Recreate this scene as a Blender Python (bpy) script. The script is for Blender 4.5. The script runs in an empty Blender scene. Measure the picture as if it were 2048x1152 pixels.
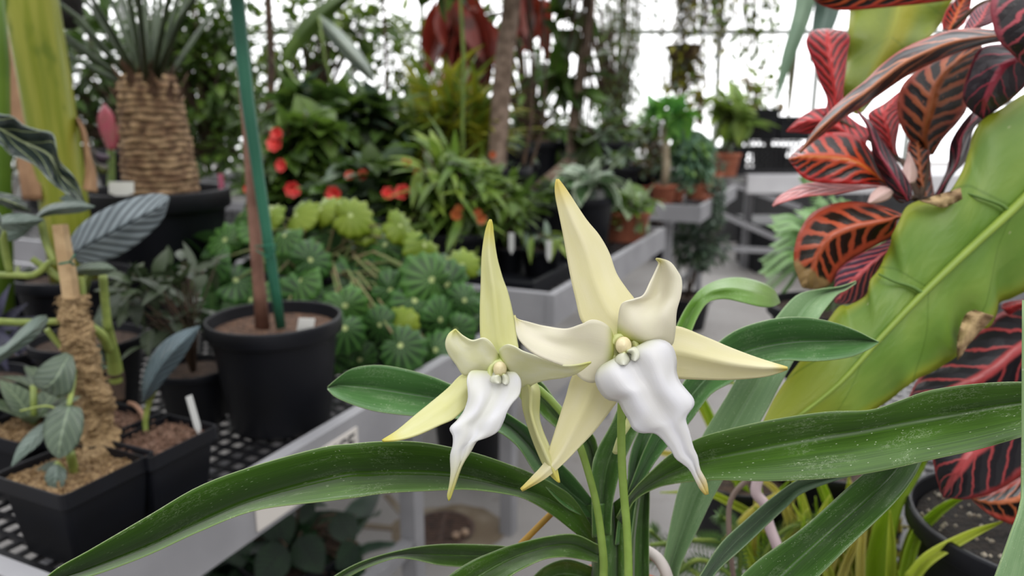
import bpy, math, random
from mathutils import Vector as V, Matrix, noise
R = random.Random(7)
C = bpy.context.scene.collection
pi = math.pi
# ---------------------------------------------------------------- camera, light, exposure
F, H = 1480.0, 1.25
PITCH = math.atan(346 / 1480)
cam_d = bpy.data.cameras.new('camera'); cam = bpy.data.objects.new('camera', cam_d); C.objects.link(cam)
cam.location = (0, 0, H); cam.rotation_euler = (pi / 2 - PITCH, 0, 0)
cam_d.sensor_width = 36; cam_d.lens = F / 2048 * 36; cam_d.clip_start = .02; cam_d.clip_end = 200
cam_d.dof.use_dof = True; cam_d.dof.focus_distance = .365; cam_d.dof.aperture_fstop = 7.6
sc = bpy.context.scene; sc.camera = cam
sc.view_settings.view_transform = 'Standard'; sc.view_settings.look = 'None'
sc.view_settings.exposure = 0.0; sc.view_settings.gamma = 1; sc.view_settings.use_curve_mapping = False
sc.cycles.max_bounces = 5; sc.cycles.diffuse_bounces = 3; sc.cycles.glossy_bounces = 2
sc.cycles.transmission_bounces = 3; sc.cycles.transparent_max_bounces = 6
sc.cycles.caustics_reflective = False; sc.cycles.caustics_refractive = False
w = bpy.data.worlds.new('overcast'); sc.world = w; w.use_nodes = True
nt = w.node_tree; bg = nt.nodes['Background']
tc = nt.nodes.new('ShaderNodeTexCoord'); sx = nt.nodes.new('ShaderNodeSeparateXYZ'); nt.links.new(tc.outputs['Generated'], sx.inputs[0])
def mr(sock, a, b, c, d):                      # overcast sky: brightest overhead and beyond the far glass, dim behind the camera
    m = nt.nodes.new('ShaderNodeMapRange'); m.interpolation_type = 'SMOOTHSTEP'; nt.links.new(sock, m.inputs[0])
    for k, v in enumerate((a, b, c, d)): m.inputs[k + 1].default_value = v
    return m.outputs[0]
mxm = nt.nodes.new('ShaderNodeMath'); mxm.operation = 'MAXIMUM'
nt.links.new(mr(sx.outputs['Z'], .05, .8, .28, 1.85), mxm.inputs[0]); nt.links.new(mr(sx.outputs['Y'], .3, .85, 0, 3.2), mxm.inputs[1])
nt.links.new(mxm.outputs[0], bg.inputs[1]); bg.inputs[0].default_value = (.985, .985, 1, 1)
sun_d = bpy.data.lights.new('hazy_sun', 'SUN'); sun_d.energy = .9; sun_d.angle = math.radians(35); sun_d.color = (1, .97, .92)
sun = bpy.data.objects.new('hazy_sun', sun_d); C.objects.link(sun); sun.location = (1, -2, 4)
sun.rotation_euler = (math.radians(38), math.radians(14), 0)

def ray(px, py):
    x = (px - 1024) / F; y = -(py - 576) / F
    return V((x, math.cos(PITCH) + y * math.sin(PITCH), -math.sin(PITCH) + y * math.cos(PITCH)))
def P(px, py, d): return V((0, 0, H)) + ray(px, py) * d            # point seen at (px,py), d metres along the view axis
def G(px, py, z): r = ray(px, py); return V((0, 0, H)) + r * ((z - H) / r.z)
def W(px, py, Y): r = ray(px, py); return V((0, 0, H)) + r * (Y / r.y)

# ---------------------------------------------------------------- colours and materials
def lin(h):
    if not isinstance(h, str): return tuple(h) + (1,) if len(h) == 3 else h
    h = h.lstrip('#'); o = []
    for i in (0, 2, 4):
        c = int(h[i:i + 2], 16) / 255; o.append(c / 12.92 if c < .04045 else ((c + .055) / 1.055) ** 2.4)
    return (o[0], o[1], o[2], 1)
class NT:
    def __init__(s, name):
        s.m = bpy.data.materials.new(name); s.m.use_nodes = True; s.t = s.m.node_tree; s.b = s.t.nodes['Principled BSDF']
    def n(s, t, **k):
        x = s.t.nodes.new(t)
        for a, b in k.items(): setattr(x, a, b)
        return x
    def l(s, a, b): s.t.links.new(a, b)
    def val(s, x, sock):
        if isinstance(x, (int, float)): sock.default_value = x
        else: s.l(x, sock)
    def math(s, op, a, b=0, c=0, clamp=False):
        x = s.n('ShaderNodeMath', operation=op); x.use_clamp = clamp
        s.val(a, x.inputs[0]); s.val(b, x.inputs[1]); s.val(c, x.inputs[2]); return x.outputs[0]
    def step(s, x, lo, hi):
        m = s.n('ShaderNodeMapRange', interpolation_type='SMOOTHSTEP'); s.l(x, m.inputs[0]); m.inputs[1].default_value = lo; m.inputs[2].default_value = hi
        return m.outputs[0]
    def mix(s, f, a, b):
        x = s.n('ShaderNodeMix', data_type='RGBA'); s.val(f, x.inputs[0])
        for v, k in ((a, 6), (b, 7)):
            if isinstance(v, (str, tuple)): x.inputs[k].default_value = lin(v)
            else: s.l(v, x.inputs[k])
        return x.outputs[2]
    def noise(s, scale, detail=2, vec=None, rough=.5):
        x = s.n('ShaderNodeTexNoise'); x.inputs['Scale'].default_value = scale; x.inputs['Detail'].default_value = detail; x.inputs['Roughness'].default_value = rough
        if vec is None:
            if not hasattr(s, 'tc'): s.tc = s.n('ShaderNodeTexCoord')
            vec = s.tc.outputs['Object']
        s.l(vec, x.inputs['Vector']); return x.outputs['Fac']
    def uv(s):
        if not hasattr(s, '_uv'):
            t = s.n('ShaderNodeTexCoord'); q = s.n('ShaderNodeSeparateXYZ'); s.l(t.outputs['UV'], q.inputs[0]); s._uv = (q.outputs[0], q.outputs[1], t.outputs['UV'])
        return s._uv
    def uvmap(s, sx_, sy_):
        m = s.n('ShaderNodeMapping'); s.l(s.uv()[2], m.inputs[0]); m.inputs['Scale'].default_value = (sx_, sy_, 1); return m.outputs[0]
    def bump(s, h, strength, dist=.001):
        b = s.n('ShaderNodeBump'); b.inputs['Strength'].default_value = strength; b.inputs['Distance'].default_value = dist; s.l(h, b.inputs['Height']); s.l(b.outputs[0], s.b.inputs['Normal']); return b
    def done(s, col, rough=.5, spec=.5, trans=0, tcol=None):
        if isinstance(col, (str, tuple)): s.b.inputs['Base Color'].default_value = lin(col)
        else: s.l(col, s.b.inputs['Base Color'])
        s.val(rough, s.b.inputs['Roughness']); s.b.inputs['Specular IOR Level'].default_value = spec
        if trans:
            t = s.n('ShaderNodeBsdfTranslucent'); mx = s.n('ShaderNodeMixShader'); mx.inputs[0].default_value = trans
            c = tcol if tcol is not None else col
            if isinstance(c, (str, tuple)): t.inputs[0].default_value = lin(c)
            else: s.l(c, t.inputs[0])
            out = [x for x in s.t.nodes if x.type == 'OUTPUT_MATERIAL'][0]
            s.l(s.b.outputs[0], mx.inputs[1]); s.l(t.outputs[0], mx.inputs[2]); s.l(mx.outputs[0], out.inputs[0])
        return s.m
_mc = {}
def cached(f):
    def g(*a, **k):
        key = (f.__name__, a, tuple(sorted(k.items())))
        if key not in _mc: _mc[key] = f(*a, **k)
        return _mc[key]
    return g
@cached
def plain(name, c1, c2=None, rough=.6, scale=30, bump=0, spec=.5):
    t = NT(name)
    col = c1
    if c2: col = t.mix(t.step(t.noise(scale, 4), .35, .65), c1, c2)
    if bump: t.bump(t.noise(scale * 2, 5), bump, .004)
    return t.done(col, rough, spec)
@cached
def leaf_mat(c1, c2, vein=None, nv=8, rough=.42, trans=.25, edge=None):
    """bush leaves: two tones over the plant, a lighter midrib"""
    t = NT('leaf'); u, v, _ = t.uv()
    n = t.noise(9, 2)
    col = t.mix(t.step(n, .38, .62), c1, c2)
    d = t.math('ABSOLUTE', t.math('SUBTRACT', v, .5))
    if vein:
        m = t.math('SUBTRACT', 1, t.step(d, .0, .06))
        fr = t.math('FRACT', t.math('SUBTRACT', t.math('MULTIPLY', u, nv), t.math('MULTIPLY', d, 3)))
        s2 = t.math('SUBTRACT', 1, t.step(t.math('ABSOLUTE', t.math('SUBTRACT', fr, .5)), .02, .16))
        col = t.mix(t.math('MAXIMUM', m, t.math('MULTIPLY', s2, .6)), col, vein)
    if edge: col = t.mix(t.step(d, .3, .45), col, edge)
    return t.done(col, rough, .5, trans)
@cached
def palm_leaf_mat(c1, c2, vein, n=10, blotch=None):
    """round leaf with veins fanning out from the petiole"""
    t = NT('fan_veined_leaf'); u, v, _ = t.uv()
    a = t.math('ARCTAN2', t.math('SUBTRACT', v, .5), t.math('SUBTRACT', u, .3))
    s_ = t.math('ABSOLUTE', t.math('SINE', t.math('MULTIPLY', a, n / 2)))
    ve = t.math('SUBTRACT', 1, t.step(s_, .0, .35))
    rr = t.math('POWER', t.math('ADD', t.math('POWER', t.math('SUBTRACT', v, .5), 2), t.math('POWER', t.math('SUBTRACT', u, .3), 2)), .5)
    col = t.mix(t.step(t.noise(7, 2), .35, .65), c1, c2)
    if blotch: col = t.mix(t.math('MULTIPLY', t.step(s_, .5, .9), t.math('SUBTRACT', 1, t.step(rr, .3, .42))), col, blotch)
    col = t.mix(t.math('MULTIPLY', ve, .75), col, vein)
    col = t.mix(t.math('SUBTRACT', 1, t.step(rr, .03, .07)), col, '#c8d890')
    t.bump(s_, .5, .003)
    return t.done(col, .45, .4, .15)
@cached
def orchid_leaf(c1='#31500f', c2='#45681c', mid='#527a28', spots=True, rough=.36):
    t = NT('orchid_leaf'); u, v, uvv = t.uv()
    st = t.noise(1, 3, t.uvmap(3, 60)); col = t.mix(t.step(st, .3, .7), c1, c2)
    col = t.mix(t.math('MULTIPLY', t.step(t.noise(1, 2, t.uvmap(5, 3)), .4, .7), .45), col, mid)
    d = t.math('ABSOLUTE', t.math('SUBTRACT', v, .5))
    col = t.mix(t.math('MULTIPLY', t.step(d, .495, .5), .35), col, '#a9bd7e')
    col = t.mix(t.math('MULTIPLY', t.math('SUBTRACT', 1, t.step(d, .0, .012)), .45), col, '#2c4a14')
    if spots:
        vo = t.n('ShaderNodeTexVoronoi'); vo.inputs['Scale'].default_value = 1; t.l(t.uvmap(75, 28), vo.inputs['Vector'])
        sp = t.math('MULTIPLY', t.math('SUBTRACT', 1, t.step(vo.outputs['Distance'], .07, .15)), t.step(t.noise(1, 3, t.uvmap(14, 6)), .46, .54))
        n2 = t.noise(1, 6, t.uvmap(60, 16), .7)
        sc_ = t.math('MULTIPLY', t.math('SUBTRACT', 1, t.step(t.math('ABSOLUTE', t.math('SUBTRACT', n2, .5)), .0, .012)), t.step(t.noise(1, 2, t.uvmap(7, 4)), .50, .60))
        col = t.mix(t.math('MULTIPLY', t.math('MAXIMUM', sp, t.math('MULTIPLY', sc_, .7)), .7), col, '#dce6c8')
    b = t.bump(t.noise(1, 2, t.uvmap(2, 70)), .25, .0006)
    t.b.inputs['Sheen Weight'].default_value = .22; t.b.inputs['Sheen Roughness'].default_value = .4
    return t.done(col, rough, .5, .10, '#7da51e')
@cached
def petal_mat(base, tipc, throat, white, tip0=.6, gloss=.42):
    t = NT('petal'); u, v, _ = t.uv()
    col = t.mix(t.step(t.noise(1, 2, t.uvmap(3, 3)), .3, .7), base, white)
    col = t.mix(t.step(u, tip0, 1.0), col, tipc)
    col = t.mix(t.math('SUBTRACT', 1, t.step(u, .0, .16)), col, throat)
    n = t.noise(1, 3, t.uvmap(8, 90)); t.bump(n, .22, .0004)
    return t.done(col, gloss, .4, .3)
@cached
def croton(patch, vein, edge, n=9, slant=1.6, width=.45, mid=.025, tipc=None, reach=.42, blot=.55, vein2=None):
    """dark leaf with bright midrib, side veins and edge"""
    t = NT('croton_leaf'); u, v, _ = t.uv()
    wob = t.math('MULTIPLY', t.math('SUBTRACT', t.noise(1, 3, t.uvmap(9, 5)), .5), .28)
    d = t.math('ABSOLUTE', t.math('SUBTRACT', v, .5))
    x = t.math('ADD', t.math('MULTIPLY', t.math('SUBTRACT', u, t.math('MULTIPLY', d, slant * .28)), n), t.math('MULTIPLY', wob, 2.2))
    # opposite sides are offset by half a vein
    x = t.math('ADD', x, t.math('MULTIPLY', t.math('GREATER_THAN', v, .5), .5))
    fr = t.math('ABSOLUTE', t.math('SUBTRACT', t.math('FRACT', x), .5))
    dark = t.math('SUBTRACT', 1, t.step(fr, width * .62 - .06, width * .62 + .05))
    inner = t.step(t.math('ADD', d, t.math('MULTIPLY', wob, .1)), mid + .012, mid + .06)
    outer = t.math('SUBTRACT', 1, t.step(t.math('ADD', d, t.math('MULTIPLY', wob, .5)), reach - .04, reach + .03))
    fac = t.math('MULTIPLY', t.math('MULTIPLY', dark, inner), outer)
    fac = t.math('MULTIPLY', fac, t.step(t.noise(1, 4, t.uvmap(13, 9)), blot - .33, blot - .18))
    bc = t.mix(t.step(d, .15, .45), vein2 or vein, edge)
    bc = t.mix(t.math('SUBTRACT', 1, t.step(d, .012, mid)), bc, vein)
    col = t.mix(fac, bc, patch)
    if tipc: col = t.mix(t.step(t.math('ADD', u, t.math('MULTIPLY', wob, .25)), .76, .80), col, tipc)
    t.bump(t.math('MULTIPLY', fr, 1), .7, .002)
    return t.done(col, .33, .5, .12)
@cached
def vein_leaf(base, base2, vein, n=9, slant=2.6, w=.14, midw=.03, rough=.4, outline=None):
    t = NT('veined_leaf'); u, v, _ = t.uv()
    d = t.math('ABSOLUTE', t.math('SUBTRACT', v, .5))
    x = t.math('MULTIPLY', t.math('SUBTRACT', u, t.math('MULTIPLY', d, slant * .25)), n)
    fr = t.math('ABSOLUTE', t.math('SUBTRACT', t.math('FRACT', x), .5))
    side = t.math('SUBTRACT', 1, t.step(fr, .0, w)); mid = t.math('SUBTRACT', 1, t.step(d, midw * .4, midw))
    col = t.mix(t.step(t.noise(25, 3), .35, .65), base, base2)
    col = t.mix(t.math('MAXIMUM', t.math('MULTIPLY', side, .85), mid), col, vein)
    if outline: col = t.mix(t.step(d, .46, .49), col, outline)
    t.bump(fr, .5, .003)
    return t.done(col, rough, .45, .1)
@cached
def frond_mat(c1='#6c9036', c2='#86a246', mid='#9ab43c', yellow='#9c9e22', yband=0.0):
    t = NT('frond'); u, v, _ = t.uv()
    col = t.mix(t.step(t.noise(1, 3, t.uvmap(4, 3)), .35, .7), c1, c2)
    d = t.math('ABSOLUTE', t.math('SUBTRACT', v, .5))
    ed = t.math('MULTIPLY', t.step(t.math('ADD', d, t.math('MULTIPLY', t.noise(1, 2, t.uvmap(6, 4)), .12)), .44, .56), .75)
    col = t.mix(ed, col, yellow)
    col = t.mix(t.math('MULTIPLY', t.step(u, .72, 1.0), .75), col, yellow)
    if yband: col = t.mix(t.math('MULTIPLY', t.math('SUBTRACT', 1, t.step(t.math('ABSOLUTE', t.math('SUBTRACT', v, .42)), .02, .2)), yband), col, '#b4ae1a')
    x = t.math('MULTIPLY', t.math('SUBTRACT', u, t.math('MULTIPLY', d, .35)), 3.3)
    fr = t.math('ABSOLUTE', t.math('SUBTRACT', t.math('FRACT', x), .5))
    col = t.mix(t.math('MULTIPLY', t.math('SUBTRACT', 1, t.step(fr, .0, .022)), .55), col, '#4f6f1c')
    col = t.mix(t.math('SUBTRACT', 1, t.step(d, .008, .02)), col, mid)
    vo = t.n('ShaderNodeTexVoronoi'); vo.inputs['Scale'].default_value = 1; t.l(t.uvmap(16, 10), vo.inputs['Vector'])
    col = t.mix(t.math('MULTIPLY', t.math('SUBTRACT', 1, t.step(vo.outputs['Distance'], .05, .09)), t.step(t.noise(1, 1, t.uvmap(7, 7)), .55, .6)), col, '#c9c79a')
    t.bump(t.noise(1, 3, t.uvmap(25, 16)), .3, .002)
    return t.done(col, .4, .45, .28, '#8cae30')

BLACKP = plain('black_plastic', '#0f1118', '#0b0c11', .5, 12, spec=.3)
BLACKT = plain('black_bench_mesh', '#101014', None, .4)
SOIL = plain('potting_soil', '#4b382b', '#2a1d15', .9, 160, .8)
DARKSOIL = plain('dark_soil', '#15120f', '#282019', .95, 120, .8)
GRIT = plain('tan_grit', '#a58a63', '#6f553a', .9, 240, .9)
GREYMET = plain('grey_painted_metal', '#96969a', '#87878b', .55, 6)
TERRA = plain('terracotta', '#a8644a', '#8d4f38', .8, 20)
WHITEP = plain('white_plastic', '#dcdcd8', None, .5)
STEMG = plain('green_stem', '#73893a', '#5c7330', .5, 40)
DSTEM = plain('brown_stem', '#5a4636', '#3c2e24', .8, 30)
BARK = plain('grey_bark', '#8e7a6c', '#665548', .9, 25, .9)

# ---------------------------------------------------------------- mesh helpers
class MB:
    def __init__(s): s.v = []; s.f = []; s.uv = []; s.mi = []
    def add(s, vs, fs, uvs=None, mi=0):
        o = len(s.v); s.v += [tuple(p) for p in vs]
        for f in fs:
            s.f.append([o + i for i in f]); s.mi.append(mi)
            s.uv += [(uvs[i] if uvs else (0, 0)) for i in f]
    def tube(s, pts, rad, n=8, mi=0, cap=True):
        pts = [V(p) for p in pts]; m = len(pts); rr = rad if isinstance(rad, (list, tuple)) else [rad] * m
        vs = []; uvs = []; prev = None
        for i, p in enumerate(pts):
            t = (pts[min(i + 1, m - 1)] - pts[max(i - 1, 0)]).normalized()
            a = t.orthogonal() if prev is None else (prev - t * prev.dot(t))
            if a.length < 1e-6: a = t.orthogonal()
            a.normalize(); prev = a; b = t.cross(a)
            for k in range(n):
                q = 2 * pi * k / n; vs.append(p + (a * math.cos(q) + b * math.sin(q)) * rr[i]); uvs.append((i / (m - 1), k / n))
        fs = [(i * n + k, i * n + (k + 1) % n, (i + 1) * n + (k + 1) % n, (i + 1) * n + k) for i in range(m - 1) for k in range(n)]
        if cap: fs += [tuple(range(n))[::-1], tuple((m - 1) * n + k for k in range(n))]
        s.add(vs, fs, uvs, mi); return s
    def box(s, c, size, ax=None, mi=0):
        c = V(c); X, Y, Z = ax or (V((1, 0, 0)), V((0, 1, 0)), V((0, 0, 1))); h = [k / 2 for k in size]
        vs = [c + X * (i * h[0]) + Y * (j * h[1]) + Z * (k * h[2]) for i in (-1, 1) for j in (-1, 1) for k in (-1, 1)]
        s.add(vs, [(0, 1, 3, 2), (4, 6, 7, 5), (0, 4, 5, 1), (2, 3, 7, 6), (0, 2, 6, 4), (1, 5, 7, 3)], [(0, 0)] * 8, mi); return s
    def lathe(s, c, prof, n=36, mi=0, capb=True, ax=None):
        c = V(c); vs = [c + V((r * math.cos(2 * pi * k / n), r * math.sin(2 * pi * k / n), z)) for r, z in prof for k in range(n)]
        m = len(prof)
        fs = [(i * n + k, i * n + (k + 1) % n, (i + 1) * n + (k + 1) % n, (i + 1) * n + k) for i in range(m - 1) for k in range(n)]
        if capb: fs.append(tuple(range(n))[::-1])
        s.add(vs, fs, [(0, 0)] * len(vs), mi); return s
    def leaf(s, base, d, up, L, Wd, shape='ovate', curl=.3, fold=.25, mi=0, nu=6):
        d = V(d).normalized(); up = V(up); side = d.cross(up)
        if side.length < 1e-4: side = d.orthogonal()
        side.normalize(); nrm = side.cross(d).normalized()
        vs = []; uvs = []
        for i in range(nu + 1):
            x = i / nu
            if shape == 'ovate': ww = math.sin(pi * x ** .75) ** .8
            elif shape == 'round': ww = math.sin(pi * min(1, x * .97 + .03)) ** .5
            elif shape == 'lance': ww = math.sin(pi * x ** .8)
            elif shape == 'heart': ww = (math.sin(pi * (x * .82 + .18)) ** .9)
            else: ww = min(1, x * 6 + .4) * (1 - x ** 3) ** .7
            ww = max(ww, .03) * Wd / 2
            a = curl * x
            p = V(base) + d * (L * x * math.cos(a * .6)) - nrm * (L * x * math.sin(a) * .6)
            f_ = fold * ww
            for t in (-1, 0, 1):
                vs.append(p + side * (ww * t) + nrm * (f_ * abs(t))); uvs.append((x, .5 + t * .5))
        fs = []
        for i in range(nu):
            for t in range(2):
                a = i * 3 + t; fs.append((a, a + 1, a + 4, a + 3))
        s.add(vs, fs, uvs, mi)
    def build(s, name, mats, parent=None, smooth=True, thick=0, label=None, subd=0):
        me = bpy.data.meshes.new(name); me.from_pydata(s.v, [], s.f)
        if not isinstance(mats, (list, tuple)): mats = [mats]
        for m in mats: me.materials.append(m)
        me.polygons.foreach_set('material_index', s.mi); me.polygons.foreach_set('use_smooth', [smooth] * len(s.f))
        ul = me.uv_layers.new(name='UVMap'); ul.data.foreach_set('uv', [c for q in s.uv for c in q]); me.update()
        o = bpy.data.objects.new(name, me); C.objects.link(o)
        if parent is not None:
            o.parent = parent; wl = WL[parent.name]; o.location = -wl; WL[o.name] = V((0, 0, 0))
        else: WL[o.name] = V((0, 0, 0))
        if subd: sm = o.modifiers.new('subdivision', 'SUBSURF'); sm.levels = sm.render_levels = subd
        if thick: so = o.modifiers.new('thickness', 'SOLIDIFY'); so.thickness = thick; so.offset = 0
        if label: o['label'] = label
        return o
WL = {}                                        # where each thing's base stands (mesh data is kept in world measure)
def thing(name, label, cat, loc, group=None):
    o = bpy.data.objects.new(name, None); C.objects.link(o); o.location = loc; o.empty_display_size = .05
    o['label'] = label; o['category'] = cat; WL[o.name] = V(loc)
    if group: o['group'] = group
    return o
def tag(o, label, cat, group=None):
    o['label'] = label; o['category'] = cat
    if group: o['group'] = group
    return o
def struct(o): o['kind'] = 'structure'; return o

def crs(pts, t):                               # Catmull-Rom through evenly numbered control values
    n = len(pts) - 1; x = min(max(t, 0), 1) * n; i = min(int(x), n - 1); f = x - i
    g = lambda k: V(pts[min(max(k, 0), n)])
    a, b, c, d = (g(i - 1) if i > 0 else g(0) * 2 - g(1)), g(i), g(i + 1), (g(i + 2) if i + 2 <= n else g(n) * 2 - g(n - 1))
    return .5 * ((2 * b) + (-a + c) * f + (2 * a - 5 * b + 4 * c - d) * f * f + (-a + 3 * b - 3 * c + d) * f ** 3)
def arc(pts, n):                               # resample a polyline (smoothed) evenly by length
    q = [crs([(*p, 0) for p in pts], i / 200) for i in range(201)]
    L = [0]
    for i in range(200): L.append(L[-1] + (q[i + 1] - q[i]).length)
    out = []; j = 0
    for k in range(n + 1):
        s = L[-1] * k / n
        while j < 199 and L[j + 1] < s: j += 1
        f = (s - L[j]) / max(L[j + 1] - L[j], 1e-9); out.append(q[j].lerp(q[j + 1], min(max(f, 0), 1)))
    return out
def blade(name, A, B, D, mat, parent, M=None, nu=40, nv=10, thick=.0007, label=None, wave=0, matched=None, wfreq=7):
    """a leaf or petal between two edges (base to tip); D: along the length, depths across (edge A .. edge B)"""
    if matched is None: matched = (len(A) == len(B) and M is None) or (M is not None and len(A) == len(B) == len(M))
    if matched:
        f = lambda E: [crs([(*p, 0) for p in E], k / nu) for k in range(nu + 1)]
    else: f = lambda E: arc(E, nu)
    a, b = f(A), f(B); m = f(M) if M else [a[k].lerp(b[k], .5) for k in range(nu + 1)]
    w5 = len(D[0]); D = [tuple(q) for q in D]
    vs = []; uvs = []
    for k in range(nu + 1):
        s = k / nu
        # interpolate the depth rows (any width) along the length
        n = len(D) - 1; x = s * n; i = min(int(x), n - 1); fr = x - i
        def dd(j):
            g = lambda q: D[min(max(q, 0), n)][j]
            p0 = g(i - 1) if i > 0 else 2 * g(0) - g(1); p1 = g(i); p2 = g(i + 1); p3 = g(i + 2) if i + 2 <= n else 2 * g(n) - g(n - 1)
            return .5 * (2 * p1 + (-p0 + p2) * fr + (2 * p0 - 5 * p1 + 4 * p2 - p3) * fr * fr + (-p0 + 3 * p1 - 3 * p2 + p3) * fr ** 3)
        row = [dd(j) for j in range(w5)]
        for j in range(nv + 1):
            t = j / nv
            p = a[k].lerp(m[k], t * 2) if t <= .5 else m[k].lerp(b[k], t * 2 - 1)
            # across: smooth except a soft crease at the centre
            y = t * (w5 - 1); q = min(int(y), w5 - 2); g = y - q
            if w5 >= 5:
                r = lambda z: row[min(max(z, 0), w5 - 1)]
                p0 = r(q - 1) if q > 0 else 2 * r(0) - r(1); p3 = r(q + 2) if q + 2 < w5 else 2 * r(w5 - 1) - r(w5 - 2)
                z = .5 * (2 * r(q) + (-p0 + r(q + 1)) * g + (2 * p0 - 5 * r(q) + 4 * r(q + 1) - p3) * g * g + (-p0 + 3 * r(q) - 3 * r(q + 1) + p3) * g ** 3)
            else:
                z = row[q] + (row[q + 1] - row[q]) * g
                if w5 == 3: z += (row[0] + row[2] - 2 * row[1]) * .05 * math.sin(pi * g)
            if wave: z += wave * abs(2 * t - 1) ** 2 * math.sin(s * wfreq * 2 * pi / 2 + (0 if t < .5 else 1.7))
            vs.append(P(p.x, p.y, z)); uvs.append((s, t))
    N = nv + 1
    fs = [(k * N + j, k * N + j + 1, (k + 1) * N + j + 1, (k + 1) * N + j) for k in range(nu) for j in range(nv)]
    mb = MB(); mb.add(vs, fs, uvs)
    return mb.build(name, mat, parent, thick=thick, label=label)
def ptube(name, pts, rad, mat, parent, n=12, label=None, steps=24):
    """round stem through (px,py,depth) points; rad in metres"""
    q = [P(*[c for c in crs(pts, k / steps)]) for k in range(steps + 1)]
    rr = rad if not isinstance(rad, (list, tuple)) else [crs([(r, 0, 0) for r in rad], k / steps).x for k in range(steps + 1)]
    return MB().tube(q, rr, n).build(name, mat, parent, label=label)

# ================================================================ the greenhouse
A0 = math.radians(24.2); U = V((math.sin(A0), math.cos(A0), 0)); N = V((-math.cos(A0), math.sin(A0), 0)); Z = V((0, 0, 1))
R0 = V((.104, 1.862, 0))
def B(u, n, z): return R0 + U * u + N * n + Z * z
t = NT('concrete'); c = t.mix(t.step(t.noise(1.3, 6), .35, .7), '#94918f', '#7e7a77'); c = t.mix(t.math('MULTIPLY', t.step(t.noise(14, 6), .58, .72), .35), c, '#665f57')
t.bump(t.noise(60, 4), .3, .002); CONC = t.done(c, .55, .4)
fl = MB().box((2, 8, -.05), (30, 26, .1)).build('floor', CONC, smooth=False); struct(fl)
# joint in the slab and the brownish stain around the drain
dr = G(885, 1060, 0)
t = NT('stained_concrete'); c = t.mix(t.step(t.noise(7, 5), .4, .65), '#6c5f4e', '#857b6c'); STAIN = t.done(c, .6)
st = MB(); ang = [i * 2 * pi / 40 for i in range(40)]
st.add([(dr.x + .02 + (.155 + .02 * noise.noise(V((math.cos(a), math.sin(a), 0)) * 2)) * math.cos(a) * 1.15, dr.y + (.15 + .03 * noise.noise(V((math.cos(a), math.sin(a), 3)) * 2)) * math.sin(a), .003) for a in ang], [tuple(range(40))])
struct(st.build('trim_1', STAIN, smooth=False))
jt = MB(); a_, b_ = G(725, 1052, 0), G(835, 1062, 0); m_ = (b_ - a_).normalized(); jt.box((a_ + b_) / 2 + Z * .002, ((b_ - a_).length, .025, .004), (m_, Z.cross(m_), Z))
a_, b_ = G(772, 990, 0), G(815, 1040, 0); m_ = (b_ - a_).normalized(); jt.box((a_ + b_) / 2 + Z * .002, ((b_ - a_).length, .022, .004), (m_, Z.cross(m_), Z))
struct(jt.build('trim_2', STAIN, smooth=False))
d = thing('floor_drain', 'round rusty slotted drain cover sunk in the concrete floor', 'drain', (dr.x, dr.y, 0))
RUST = plain('rusty_iron', '#3c302c', '#5a463c', .7, 60, .5)
g = MB(); g.lathe((dr.x, dr.y, .003), [(.10, 0), (.10, .006), (.088, .008), (.088, .004)], 40); g.build('ring', RUST, d)
g = MB()
for k in range(-6, 7):
    y = k * .0135; hw = math.sqrt(.09 ** 2 - y * y); g.box((dr.x, dr.y + y, .008), (hw * 2, .007, .006))
g.box((dr.x, dr.y, .009), (.012, .17, .007)); g.build('grate', RUST, d, smooth=False)
MB().lathe((dr.x, dr.y, .0035), [(.089, 0), (.001, .0005)], 30).build('pit', plain('drain_dark', '#0a0908'), d)
for i, (px, py) in enumerate(((912, 1072), (930, 1066))):
    q = G(px, py, .02); o = MB().lathe((q.x, q.y, .012), [(.001, 0), (.011, .003), (.014, .011), (.009, .019), (.001, .022)], 12).build('pebble', plain('pebble', '#a8927c', '#8c7462', .8, 90))
    tag(o, ('brown pebble lying on the drain cover, the left of two', 'paler pebble at the right rim of the drain cover')[i], 'pebble', 'pebbles on the drain')
# back wall: knee wall and glazing
YB = 9.6
struct(MB().box((3, YB, .25), (26, .12, .5)).build('wall_back', plain('pale_wall', '#8f8f8d', '#7f7f7d', .7, 2), smooth=False))
t = NT('greenhouse_glass'); out = [x for x in t.t.nodes if x.type == 'OUTPUT_MATERIAL'][0]; tr = t.n('ShaderNodeBsdfTransparent'); gl = t.n('ShaderNodeBsdfGlossy'); gl.inputs['Roughness'].default_value = .05
mx = t.n('ShaderNodeMixShader'); mx.inputs[0].default_value = .05; t.l(tr.outputs[0], mx.inputs[1]); t.l(gl.outputs[0], mx.inputs[2]); t.l(mx.outputs[0], out.inputs[0]); GLASS = t.m
for i in range(6):
    x0 = -7.5 + i * 3.66
    g = MB().box((x0 + 1.83, YB, 2.08), (3.6, .008, 3.12)).build('window_%d' % (i + 1), GLASS, smooth=False); struct(g)
fr = MB()
for i in range(20): fr.box((-7.5 + i * 1.22 + .3, YB - .04, 2.05), (.05, .07, 3.1))
for z in (.52, 2.24, 3.6): fr.box((3, YB - .05, z), (26, .08, .055))
struct(fr.build('trim_3', plain('aluminium_bar', '#a5a9a5', '#8f948e', .45, 4), smooth=False))

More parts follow.
